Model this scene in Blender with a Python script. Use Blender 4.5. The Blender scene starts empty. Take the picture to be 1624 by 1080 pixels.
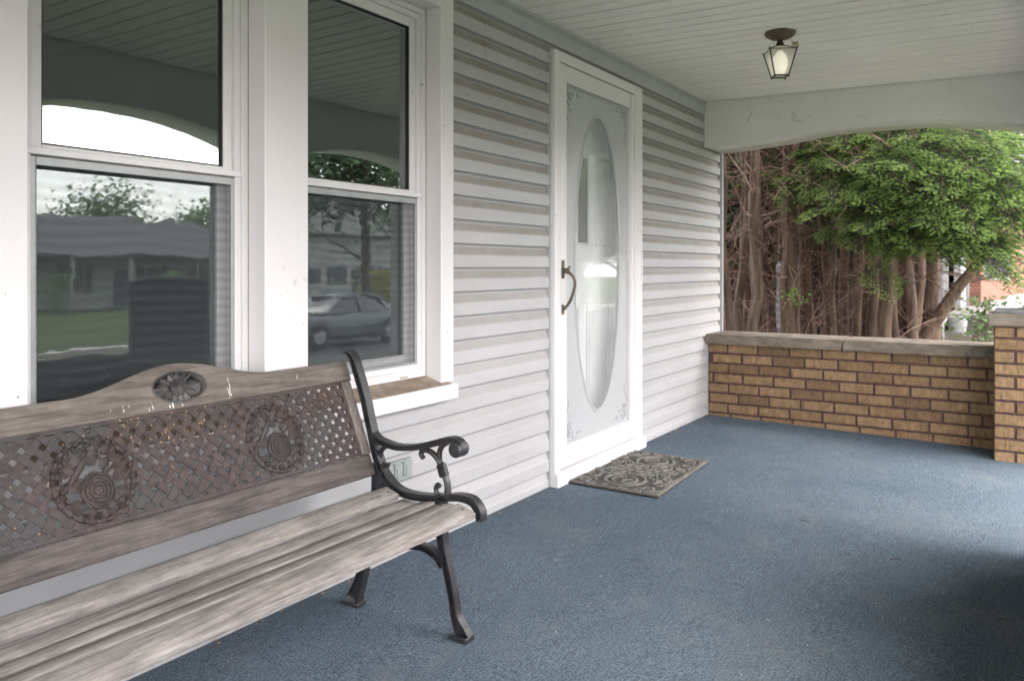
import bpy, bmesh, math, random
from mathutils import Vector, Matrix, noise as mnoise
random.seed(11)
PI = math.pi
sc = bpy.context.scene
COL = sc.collection

# ------------------------------------------------------------------ camera, world, sun, exposure
cd = bpy.data.cameras.new('camera'); cam = bpy.data.objects.new('camera', cd); COL.objects.link(cam)
cam.location = (1.97, 0, 1.07)
YAW = math.atan(818/1286)
cam.rotation_euler = (PI/2, 0, YAW)
cd.sensor_width = 36; cd.lens = 36*1286/1624
cd.shift_y = -116/1624
cd.clip_start = 0.02; cd.clip_end = 600
cd.dof.use_dof = True; cd.dof.focus_distance = 1.95; cd.dof.aperture_fstop = 8.0
sc.camera = cam
sc.render.resolution_x = 1024; sc.render.resolution_y = 680

SUN_EL, SUN_AZ = math.radians(48), math.radians(12)      # direction to the sun: azimuth measured from +x towards +y
world = bpy.data.worlds.new('World'); sc.world = world; world.use_nodes = True
nt = world.node_tree; nt.nodes.clear()
wo = nt.nodes.new('ShaderNodeOutputWorld'); bg = nt.nodes.new('ShaderNodeBackground')
sky = nt.nodes.new('ShaderNodeTexSky'); sky.sky_type = 'NISHITA'; sky.sun_disc = False
sky.sun_elevation = SUN_EL; sky.sun_rotation = PI/2 - SUN_AZ; sky.dust_density = 2.0
tc = nt.nodes.new('ShaderNodeTexCoord'); mp = nt.nodes.new('ShaderNodeMapping'); mp.inputs['Scale'].default_value = (1, 1, 2.6)
no = nt.nodes.new('ShaderNodeTexNoise'); no.inputs['Scale'].default_value = 2.2; no.inputs['Detail'].default_value = 6
rp = nt.nodes.new('ShaderNodeValToRGB'); rp.color_ramp.elements[0].position = .3; rp.color_ramp.elements[1].position = .62
rp.color_ramp.elements[0].color = (.62,)*3+(1,); rp.color_ramp.elements[1].color = (.97,)*3+(1,)
mx = nt.nodes.new('ShaderNodeMix'); mx.data_type = 'RGBA'; mx.inputs[7].default_value = (9.4, 8.75, 8.75, 1)
nt.links.new(tc.outputs['Generated'], mp.inputs[0]); nt.links.new(mp.outputs[0], no.inputs[0])
nt.links.new(no.outputs[0], rp.inputs[0]); nt.links.new(rp.outputs[0], mx.inputs[0])
nt.links.new(sky.outputs[0], mx.inputs[6]); nt.links.new(mx.outputs[2], bg.inputs[0]); nt.links.new(bg.outputs[0], wo.inputs[0])
bg.inputs[1].default_value = 0.15
sl = bpy.data.lights.new('sun', 'SUN'); sl.energy = 0.5; sl.angle = math.radians(30); sl.color = (1, .96, .9)
so = bpy.data.objects.new('sun', sl); COL.objects.link(so)
dvec = Vector((math.cos(SUN_EL)*math.cos(SUN_AZ), math.cos(SUN_EL)*math.sin(SUN_AZ), math.sin(SUN_EL)))
so.rotation_euler = (-dvec).to_track_quat('-Z', 'Y').to_euler()
sc.view_settings.view_transform = 'Standard'; sc.view_settings.look = 'None'
sc.view_settings.exposure = 2.86; sc.view_settings.gamma = 1; sc.view_settings.use_curve_mapping = False
sc.cycles.max_bounces = 12; sc.cycles.diffuse_bounces = 6; sc.cycles.transparent_max_bounces = 16
sc.cycles.use_denoising = True; sc.cycles.caustics_reflective = False; sc.cycles.caustics_refractive = False
sc.cycles.sample_clamp_indirect = 6

# ------------------------------------------------------------------ materials
MATS = {}
class G:
    """small node-graph helper"""
    def __init__(s, name):
        s.m = bpy.data.materials.new(name); s.m.use_nodes = True; s.t = s.m.node_tree; s.t.nodes.clear()
        s.out = s.n('ShaderNodeOutputMaterial')
    def n(s, k, **kw):
        x = s.t.nodes.new(k)
        for a, b in kw.items(): setattr(x, a, b)
        return x
    def l(s, a, b): s.t.links.new(a, b)
    def coords(s, scale=(1,1,1), kind='Object'):
        t = s.n('ShaderNodeTexCoord'); m = s.n('ShaderNodeMapping'); m.inputs['Scale'].default_value = scale
        s.l(t.outputs[kind], m.inputs[0]); return m.outputs[0]
    def pos(s, scale=(1,1,1)):
        t = s.n('ShaderNodeNewGeometry'); m = s.n('ShaderNodeMapping'); m.inputs['Scale'].default_value = scale
        s.l(t.outputs['Position'], m.inputs[0]); return m.outputs[0]
    def noise(s, co, scale, detail=4, rough=.6, dist=0):
        x = s.n('ShaderNodeTexNoise'); x.inputs['Scale'].default_value = scale; x.inputs['Detail'].default_value = detail
        x.inputs['Roughness'].default_value = rough; x.inputs['Distortion'].default_value = dist
        s.l(co, x.inputs[0]); return x.outputs[0]
    def ramp(s, fac, stops):
        r = s.n('ShaderNodeValToRGB'); e = r.color_ramp.elements
        while len(e) < len(stops): e.new(.5)
        for i, (p, c) in enumerate(stops):
            e[i].position = p; e[i].color = (c, c, c, 1) if isinstance(c, (int, float)) else tuple(c)+(1,)
        s.l(fac, r.inputs[0]); return r.outputs[0]
    def mix(s, fac, a, b, mode='MIX'):
        x = s.n('ShaderNodeMix'); x.data_type = 'RGBA'; x.blend_type = mode
        for i, v in ((0, fac), (6, a), (7, b)):
            if isinstance(v, (int, float)): x.inputs[i].default_value = v if i == 0 else (v, v, v, 1)
            elif isinstance(v, tuple): x.inputs[i].default_value = v+(1,)
            else: s.l(v, x.inputs[i])
        return x.outputs[2]
    def math(s, op, a, b=0.0, c=0.0):
        x = s.n('ShaderNodeMath'); x.operation = op
        for i, v in enumerate((a, b, c)):
            if isinstance(v, (int, float)): x.inputs[i].default_value = v
            else: s.l(v, x.inputs[i])
        return x.outputs[0]
    def bump(s, h, strength, dist=.002):
        b = s.n('ShaderNodeBump'); b.inputs['Strength'].default_value = strength; b.inputs['Distance'].default_value = dist
        s.l(h, b.inputs['Height']); return b.outputs[0]
    def bsdf(s, col, rough=.6, metal=0, normal=None, spec=.5, **kw):
        p = s.n('ShaderNodeBsdfPrincipled')
        for k, v in (('Base Color', col), ('Roughness', rough), ('Metallic', metal), ('Specular IOR Level', spec)):
            if isinstance(v, (int, float)) and k != 'Base Color': p.inputs[k].default_value = v
            elif isinstance(v, tuple): p.inputs[k].default_value = v+(1,)
            else: s.l(v, p.inputs[k])
        if normal is not None: s.l(normal, p.inputs['Normal'])
        for k, v in kw.items(): p.inputs[k.replace('_', ' ')].default_value = v
        s.l(p.outputs[0], s.out.inputs[0]); return p

def sc3(c, k): return tuple(min(1, max(0, x*k)) for x in c)
SPECKS = ('white_trim', 'white_vinyl_frame', 'ceiling_vinyl', 'beam_cladding', 'weathered')
def simple(name, col, rough=.6, var=.12, scale=6, bump=0, bscale=120, metal=0, stretch=(1,1,1), rnd=0, spec=.5, col2=None, dirt=None):
    if name in MATS: return MATS[name]
    g = G(name); co = g.pos(stretch)
    f = g.noise(co, scale, 5, .65)
    c = g.ramp(f, [(.3, sc3(col, 1-var)), (.7, col2 or sc3(col, 1+var))])
    if rnd:
        oi = g.n('ShaderNodeObjectInfo'); v = g.math('MULTIPLY_ADD', oi.outputs['Random'], 2*rnd, 1-rnd)
        cc = g.n('ShaderNodeCombineColor'); 
        for i in range(3): g.l(v, cc.inputs[i])
        c = g.mix(1.0, c, cc.outputs[0], 'MULTIPLY')
    if dirt:
        d = g.ramp(g.noise(g.pos(), dirt[1], 8, .75), [(dirt[2], 0.0), (dirt[2]+.12, 1.0)])
        c = g.mix(g.math('MULTIPLY', d, dirt[3]), c, dirt[0])
    if name in SPECKS:
        msk = g.ramp(g.noise(g.pos(), 1.7, 2, .5), [(.45, 0.0), (.6, 1.0)])
        for s_, t_, k_, c_ in ((60, .73, .7, (.09, .08, .07)), (11, .70, .3, (.35, .32, .27))):
            c = g.mix(g.math('MULTIPLY', g.math('MULTIPLY', g.ramp(g.noise(g.pos(), s_, 2, .5), [(t_, 0.0), (t_+.03, 1.0)]), k_), msk), c, c_)
    nrm = g.bump(g.noise(g.pos(stretch), bscale, 4, .7), bump, .003) if bump else None
    g.bsdf(c, rough, metal, nrm, spec)
    MATS[name] = g.m; return g.m

# pale vinyl siding with dirt lying on the sloping ledge of every course
def siding_mat():
    g = G('vinyl_siding'); oc = g.coords(); sep = g.n('ShaderNodeSeparateXYZ'); g.l(oc, sep.inputs[0])
    z = sep.outputs[2]; p = g.pos(); ps = g.n('ShaderNodeSeparateXYZ'); g.l(p, ps.inputs[0])
    base = g.ramp(g.noise(g.pos((1, .4, 3)), 3, 5), [(.3, (.44, .445, .45)), (.7, (.49, .495, .498))])
    wob = g.math('MULTIPLY', g.math('SUBTRACT', g.noise(g.pos((1, 1, 1)), 22, 5, .7), .5), .012)
    zz = g.math('ADD', z, wob)
    up = g.n('ShaderNodeMapRange'); up.interpolation_type = 'SMOOTHSTEP'; g.l(zz, up.inputs[0])
    up.inputs[1].default_value = .049; up.inputs[2].default_value = .057
    dn = g.n('ShaderNodeMapRange'); dn.interpolation_type = 'SMOOTHSTEP'; g.l(z, dn.inputs[0])
    dn.inputs[1].default_value = .083; dn.inputs[2].default_value = .088; dn.inputs[3].default_value = 1; dn.inputs[4].default_value = 0
    hz = g.n('ShaderNodeMapRange'); g.l(ps.outputs[2], hz.inputs[0])
    hz.inputs[1].default_value = .1; hz.inputs[2].default_value = 1.3; hz.inputs[3].default_value = .08; hz.inputs[4].default_value = .76
    pat = g.ramp(g.noise(g.pos((1, 1, .6)), 5, 6, .7), [(.25, .55), (.6, 1.0)])
    f = g.math('MULTIPLY', g.math('MULTIPLY', up.outputs[0], dn.outputs[0]), g.math('MULTIPLY', hz.outputs[0], pat))
    c = g.mix(f, base, (.235, .20, .16))
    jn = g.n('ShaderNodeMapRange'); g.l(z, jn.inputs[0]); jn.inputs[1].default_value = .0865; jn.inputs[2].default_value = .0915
    c = g.mix(g.math('MULTIPLY', jn.outputs[0], .48), c, (.10, .10, .11))  # dark line at each lap: the butt's shadow painted into the colour
    film = g.ramp(g.noise(g.pos((1, .7, 2)), 9, 8, .75), [(.5, 0.0), (.75, .35)])
    c = g.mix(film, c, (.33, .32, .29))
    nrm = g.bump(g.noise(g.pos((1, 1, 6)), 60, 3), .12, .002)
    g.bsdf(c, .5, 0, nrm, .35); return g.m
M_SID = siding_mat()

def carpet_mat():
    g = G('blue_carpet'); p = g.pos()
    big = g.ramp(g.noise(p, 1.1, 6, .6), [(.3, (.074, .102, .130)), (.72, (.108, .140, .168))])
    fine = g.noise(g.pos((1, 1, 1)), 150, 4, .85)
    c = g.mix(1.0, big, g.ramp(fine, [(.34, .40), (.5, 1.0), (.66, 2.0)]), 'MULTIPLY')
    st = g.noise(g.pos((3, 60, 1)), 6, 3, .6)
    c = g.mix(.8, c, g.ramp(g.noise(g.pos((110, 5, 1)), 2.2, 4, .7), [(.3, .72), (.7, 1.3)]), 'MULTIPLY')
    stain = g.ramp(g.noise(g.pos((1, .8, 1)), 2.4, 8, .72), [(.52, 0.0), (.74, .42)])
    c = g.mix(stain, c, (.20, .20, .19))
    specks = g.ramp(g.noise(p, 420, 2, .9), [(.70, 0.0), (.76, .8)])
    c = g.mix(specks, c, (.42, .43, .42))
    nrm = g.bump(fine, .9, .004)
    g.bsdf(c, .95, 0, nrm, .1); return g.m
M_CARPET = carpet_mat()

def wood_mat(name, a, b, dark, axis='y', scale=1.0):
    g = G(name)
    st = {'y': (14, .8, 14), 'x': (.8, 14, 14), 'z': (14, 14, .8)}[axis]
    st = tuple(v*scale for v in st)
    n1 = g.noise(g.pos(st), 5.0, 8, .70, .8)
    n2 = g.noise(g.pos(tuple(v*3 for v in st)), 7, 6, .8)
    c = g.ramp(n1, [(.22, dark), (.42, a), (.68, b)])
    c = g.mix(.85, c, g.ramp(n2, [(.32, .60), (.5, 1.0), (.68, 1.15)]), 'MULTIPLY')
    pt = g.ramp(g.noise(g.pos(), 7, 6, .7), [(.35, .72), (.65, 1.08)])
    c = g.mix(1.0, c, pt, 'MULTIPLY')
    gm = tuple(.07 if v < 2 else 1 for v in st); wv = g.n('ShaderNodeTexWave'); wv.wave_type = 'BANDS'; wv.bands_direction = 'DIAGONAL'
    for k_, v_ in (('Scale', 34), ('Distortion', 7), ('Detail', 4), ('Detail Scale', 1.2), ('Detail Roughness', .65)): wv.inputs[k_].default_value = v_
    g.l(g.pos(gm), wv.inputs[0])
    c = g.mix(.38, c, g.ramp(wv.outputs['Fac'], [(.0, .45), (.35, .95), (1, 1.1)]), 'MULTIPLY')
    kn = g.ramp(g.noise(g.pos(tuple(.35 if v < 2 else 1 for v in st)), 15, 3, .5), [(.70, 0.0), (.76, .75)])
    c = g.mix(kn, c, (.05, .04, .035))
    crack = g.ramp(g.noise(g.pos(tuple(v*1.6 for v in st)), 2.1, 3, .5), [(.30, 1.0), (.335, 0.0)])
    c = g.mix(g.math('MULTIPLY', crack, .6), c, (.05, .042, .038))
    h = g.math('ADD', n2, g.math('MULTIPLY', n1, .6))
    g.bsdf(c, .85, 0, g.bump(h, .5, .003), .2); return g.m
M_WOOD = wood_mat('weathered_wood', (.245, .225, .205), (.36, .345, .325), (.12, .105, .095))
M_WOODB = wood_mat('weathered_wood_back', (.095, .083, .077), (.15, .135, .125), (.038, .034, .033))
M_WOODZ = wood_mat('weathered_wood_upright', (.20, .18, .16), (.27, .245, .215), (.13, .11, .09), 'z')

def brick_mat(name, c1, c2, c3):
    g = G(name); oi = g.n('ShaderNodeObjectInfo'); r = oi.outputs['Random']
    base = g.ramp(r, [(0, c3), (.25, c1), (.7, c2), (1, sc3(c1, 1.12))])
    sc_ = g.noise(g.pos((150, 150, 7)), 1.6, 3, .6)
    c = g.mix(1.0, base, g.ramp(sc_, [(.3, .62), (.55, 1.0), (.72, 1.25)]), 'MULTIPLY')
    c = g.mix(1.0, c, g.ramp(g.noise(g.pos(), 30, 6, .8), [(.32, .68), (.62, 1.15)]), 'MULTIPLY')
    g.bsdf(c, .85, 0, g.bump(sc_, .9, .004), .25); return g.m
M_BRICK = brick_mat('tan_brick', (.24, .155, .083), (.28, .19, .104), (.175, .112, .062))
M_RBRICK = brick_mat('red_brick', (.22, .10, .07), (.26, .13, .09), (.16, .075, .055))
M_MORTAR = simple('mortar', (.085, .050, .045), .95, .35, 30, .8, 260)
M_STONE = simple('cap_stone', (.175, .15, .115), .9, .42, 7, 1.0, 70, stretch=(1,1,2.2), dirt=((.06, .055, .05), 5, .53, .75))
M_WHITE = simple('white_trim', (.74, .73, .735), .38, .03, 2, .05, 40, dirt=((.45, .42, .36), 18, .62, .35))
M_WHITE2 = simple('white_vinyl_frame', (.74, .735, .74), .35, .03, 3, dirt=((.4, .38, .33), 25, .60, .4))
M_CAULK = simple('old_caulk', (.36, .31, .24), .8, .3, 30)
M_DIRTSILL = simple('dirty_sill_top', (.30, .235, .18), .8, .4, 14, .2, 90, dirt=((.13, .10, .075), 30, .55, .7))
M_CEIL = simple('ceiling_vinyl', (.88, .86, .80), .45, .05, 2.5, dirt=((.30, .29, .25), 20, .60, .6))
M_GROOVE = simple('ceiling_groove', (.17, .165, .15), .8, .3, 6)
M_BEAM = simple('beam_cladding', (.72, .72, .68), .4, .05, 2.5, .03, 30, dirt=((.33, .32, .27), 14, .58, .55))
M_FRIEZE = simple('frieze_board', (.44, .455, .46), .5, .06, 3)
M_GREYFR = simple('screen_frame_grey', (.34, .36, .36), .4, .12, 12, metal=.3)
M_RUBBER = simple('black_gasket', (.02, .02, .022), .6, .2, 30)
M_IRON = simple('bench_iron', (.020, .022, .027), .36, .5, 14, .25, 160, col2=(.040, .040, .044), spec=.6, dirt=((.085, .06, .047), 9, .56, .6))
M_EMBLEM = simple('emblem_iron', (.04, .041, .044), .42, .5, 40, .2, 200, col2=(.10, .095, .09))
M_LATTICE = simple('brown_lattice', (.036, .029, .027), .6, .45, 40, .6, 240, col2=(.078, .054, .046), dirt=((.046, .044, .045), 5, .48, .8))
M_DROP = simple('bird_dropping', (.72, .70, .64), .8, .1, 60)
M_SAND = simple('orange_seed', (.55, .33, .15), .8, .3, 60)
M_MATR = simple('rubber_mat', (.13, .122, .108), .72, .4, 22, .5, 220, col2=(.21, .20, .175))
M_MATD = simple('rubber_mat_base', (.055, .052, .048), .9, .4, 40, .5, 200)
M_BRONZE = simple('aged_bronze', (.13, .10, .07), .45, .35, 30, metal=.6, col2=(.22, .18, .13))
M_LAMPM = simple('lamp_bronze', (.11, .08, .06), .45, .4, 22, metal=.4, col2=(.17, .12, .085))
M_LAMPK = simple('lamp_dark_metal', (.035, .032, .028), .5, .3, 22, metal=.4)
M_TAG = simple('paper_tag', (.55, .54, .42), .8, .15, 40)
M_OUTLET = simple('outlet_grey', (.33, .365, .35), .5, .15, 30)
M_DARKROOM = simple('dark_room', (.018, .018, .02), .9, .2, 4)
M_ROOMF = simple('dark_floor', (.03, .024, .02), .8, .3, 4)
M_CHAIRF = simple('unseen_chair_black_fabric', (.02, .02, .022), .9, .3, 60, .5, 300)
M_TRUNK = simple('brown_bark', (.055, .037, .026), .92, .5, 4, 1.0, 28, stretch=(6,6,.7), rnd=.35, col2=(.155, .105, .072))
M_TRUNK2 = simple('pale_bark', (.085, .062, .044), .92, .45, 4, 1.0, 28, stretch=(6,6,.7), rnd=.2, col2=(.19, .14, .10))
M_DEAD = simple('dead_twigs', (.10, .062, .048), .95, .4, 5, rnd=.4, col2=(.27, .175, .14))
M_DEADP = simple('pale_dead_branch', (.33, .25, .185), .9, .35, 12, col2=(.45, .36, .27))
M_CUT = simple('cut_wood', (.62, .43, .22), .8, .2, 30)
def leaf_mat(name, c, c2, rough=.55, tr=.25, scale=9):
    g = G(name); oi = g.n('ShaderNodeObjectInfo')
    col = g.ramp(g.noise(g.pos(), scale, 4, .7), [(.32, c), (.68, c2)])
    v = g.math('MULTIPLY_ADD', oi.outputs['Random'], .35, .82); cc = g.n('ShaderNodeCombineColor')
    for i in range(3): g.l(v, cc.inputs[i])
    col = g.mix(1.0, col, cc.outputs[0], 'MULTIPLY')
    p = g.bsdf(col, rough, 0, None, .35)
    t = g.n('ShaderNodeBsdfTranslucent'); g.l(col, t.inputs[0]); m = g.n('ShaderNodeMixShader'); m.inputs[0].default_value = tr
    g.l(p.outputs[0], m.inputs[1]); g.l(t.outputs[0], m.inputs[2]); g.l(m.outputs[0], g.out.inputs[0]); return g.m
M_NEW = leaf_mat('spruce_new_growth', (.17, .28, .07), (.34, .47, .15), scale=5)
M_OLD = leaf_mat('spruce_old_needles', (.022, .06, .022), (.05, .11, .035))
M_DKG = leaf_mat('dark_evergreen', (.022, .05, .02), (.05, .095, .035))
M_GRN = leaf_mat('green_leaves', (.05, .11, .025), (.10, .19, .045))
M_LIME = leaf_mat('lime_weed_leaves', (.13, .27, .05), (.2, .38, .08))
M_YEL = leaf_mat('yellow_green_leaves', (.22, .22, .03), (.34, .32, .05))
M_SOIL = simple('soil_litter', (.085, .062, .045), .95, .5, 6, 1, 60)
def lawn_mat():
    g = G('lawn_ground'); p = g.pos()
    c = g.ramp(g.noise(p, .5, 8, .7), [(.3, (.055, .080, .030)), (.7, (.085, .115, .045))])
    ps = g.n('ShaderNodeSeparateXYZ'); g.l(p, ps.inputs[0])
    g.bsdf(g.mix(1.0, c, g.ramp(g.noise(p, 40, 4, .8), [(.3, .6), (.7, 1.35)]), 'MULTIPLY'), .95, 0, g.bump(g.noise(p, 60, 4), 1, .03), .1); return g.m
M_LAWN = lawn_mat()
M_ASPH = simple('asphalt', (.055, .055, .056), .9, .2, 3, .5, 150)
M_CONC = simple('concrete', (.13, .128, .12), .9, .15, 3, .4, 60, dirt=((.2,.19,.17), 6, .6, .4))
M_PAVE = simple('pale_pavement', (.33, .325, .31), .9, .15, 3, .4, 60, dirt=((.2, .19, .17), 6, .6, .4))
M_NSIDE = simple('neighbour_siding', (.30, .33, .37), .6, .08, 2)
M_NDARK = simple('neighbour_siding_grey', (.07, .077, .09), .6, .1, 2)
M_HWHITE = simple('house_white', (.30, .31, .31), .6, .06, 2)
M_ROOF = simple('shingle_roof', (.075, .075, .082), .95, .3, 7, .5, 40)
M_SHUT = simple('shutter_dark', (.05, .05, .06), .6, .2, 8)
M_ROOFB = simple('porch_roofing', (.10, .10, .10), .9, .2, 4)
M_CARW = simple('car_white_paint', (.62, .63, .64), .25, .03, 3, spec=.6)
M_CARG = simple('car_grey_paint', (.13, .14, .155), .25, .05, 3, metal=.4, spec=.6)
M_TYRE = simple('tyre_rubber', (.018, .018, .018), .85, .2, 20)
M_RIM = simple('wheel_rim', (.45, .46, .47), .35, .1, 10, metal=.8)

def glass_mat(name, tint=(.9, .93, .92), ior=1.75, rough=0.0, ripple=0.0, base=0.0, milk=0.0):
    g = G(name)
    tr = g.n('ShaderNodeBsdfTransparent'); tr.inputs[0].default_value = tint+(1,)
    gl = g.n('ShaderNodeBsdfGlossy'); gl.inputs['Roughness'].default_value = rough; gl.inputs[0].default_value = (.93, 1, .98, 1)
    geo = g.n('ShaderNodeNewGeometry'); vd = g.n('ShaderNodeVectorMath', operation='DOT_PRODUCT')
    g.l(geo.outputs['Normal'], vd.inputs[0]); g.l(geo.outputs['Incoming'], vd.inputs[1])
    cs = g.math('ABSOLUTE', vd.outputs['Value']); f0 = ((ior-1)/(ior+1))**2+base      # Schlick, the same from both sides
    f = g.math('MULTIPLY_ADD', g.math('POWER', g.math('SUBTRACT', 1.0, cs), 5.0), 1-f0, f0)
    if ripple:
        nn = g.bump(g.noise(g.pos((1, 1, 1.6)), 9, 2, .5), ripple, .0012); g.l(nn, gl.inputs['Normal'])
    m = g.n('ShaderNodeMixShader'); g.l(f, m.inputs[0]); g.l(tr.outputs[0], m.inputs[1]); g.l(gl.outputs[0], m.inputs[2])
    if milk:
        d = g.n('ShaderNodeBsdfDiffuse'); d.inputs[0].default_value = (.85, .86, .87, 1); m2 = g.n('ShaderNodeMixShader')
        g.l(g.ramp(g.noise(g.pos((1, 1, .5)), 8, 4, .6), [(.3, milk*.6), (.7, milk*1.3)]), m2.inputs[0]); g.l(m.outputs[0], m2.inputs[1]); g.l(d.outputs[0], m2.inputs[2]); m = m2
    g.l(m.outputs[0], g.out.inputs[0]); return g.m
M_GLASS = glass_mat('window_glass', (.78, .80, .80), 1.75, 0, .05, .085)
M_GLASSL = glass_mat('lower_window_glass', (.75, .8, .8), 1.85, 0.008, .14, .085)
M_DGLASS = glass_mat('storm_door_glass', (.97, .98, .975), 1.4, 0.03, .15, 0, .13)
def screen_mat():
    g = G('insect_screen'); p = g.pos((1, 1, 1))
    tr = g.n('ShaderNodeBsdfTransparent')
    df = g.n('ShaderNodeBsdfDiffuse'); df.inputs[0].default_value = (.085, .10, .105, 1)
    w1 = g.n('ShaderNodeTexWave'); w1.wave_type = 'BANDS'; w1.bands_direction = 'Z'; w1.inputs['Scale'].default_value = 11; w1.inputs['Distortion'].default_value = 5; w1.inputs['Detail'].default_value = 1; w1.inputs['Detail Scale'].default_value = .25
    g.l(p, w1.inputs[0])
    w2 = g.n('ShaderNodeTexWave'); w2.wave_type = 'BANDS'; w2.bands_direction = 'Y'; w2.inputs['Scale'].default_value = 5; w2.inputs['Distortion'].default_value = 1.5
    g.l(p, w2.inputs[0])
    s_ = g.math('MULTIPLY_ADD', w1.outputs['Fac'], .12, .34)
    s_ = g.math('ADD', s_, g.math('MULTIPLY', w2.outputs['Fac'], .02))
    m = g.n('ShaderNodeMixShader'); g.l(s_, m.inputs[0]); g.l(tr.outputs[0], m.inputs[1]); g.l(df.outputs[0], m.inputs[2])
    g.l(m.outputs[0], g.out.inputs[0]); return g.m
M_SCREEN = screen_mat()
def frost_mat():
    g = G('frosted_glass')
    c = g.ramp(g.noise(g.pos(), 40, 3), [(.3, (.64, .65, .655)), (.7, (.68, .69, .695))])
    p = g.bsdf(c, .22, 0, g.bump(g.noise(g.pos(), 300, 2), .05, .001), .7)
    t = g.n('ShaderNodeBsdfTranslucent'); t.inputs[0].default_value = (.7, .75, .76, 1)
    m = g.n('ShaderNodeMixShader'); m.inputs[0].default_value = .32
    g.l(p.outputs[0], m.inputs[1]); g.l(t.outputs[0], m.inputs[2]); g.l(m.outputs[0], g.out.inputs[0]); return g.m
M_FROST = frost_mat()
M_ETCH = simple('etched_lines', (.36, .39, .41), .4, .1, 50)
def lampglass_mat():
    g = G('lamp_pane'); tr = g.n('ShaderNodeBsdfTransparent'); tr.inputs[0].default_value = (.93, .94, .9, 1)
    p = g.n('ShaderNodeBsdfTranslucent'); p.inputs[0].default_value = (.8, .8, .74, 1)
    m = g.n('ShaderNodeMixShader'); m.inputs[0].default_value = .62
    g.l(tr.outputs[0], m.inputs[1]); g.l(p.outputs[0], m.inputs[2]); g.l(m.outputs[0], g.out.inputs[0]); return g.m
M_LPANE = lampglass_mat()
def emis(name, col, st):
    g = G(name); e = g.n('ShaderNodeEmission'); e.inputs[0].default_value = col+(1,); e.inputs[1].default_value = st
    g.l(e.outputs[0], g.out.inputs[0]); return g.m
M_BULB = emis('lit_bulb', (1, .94, .78), .17)

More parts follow.
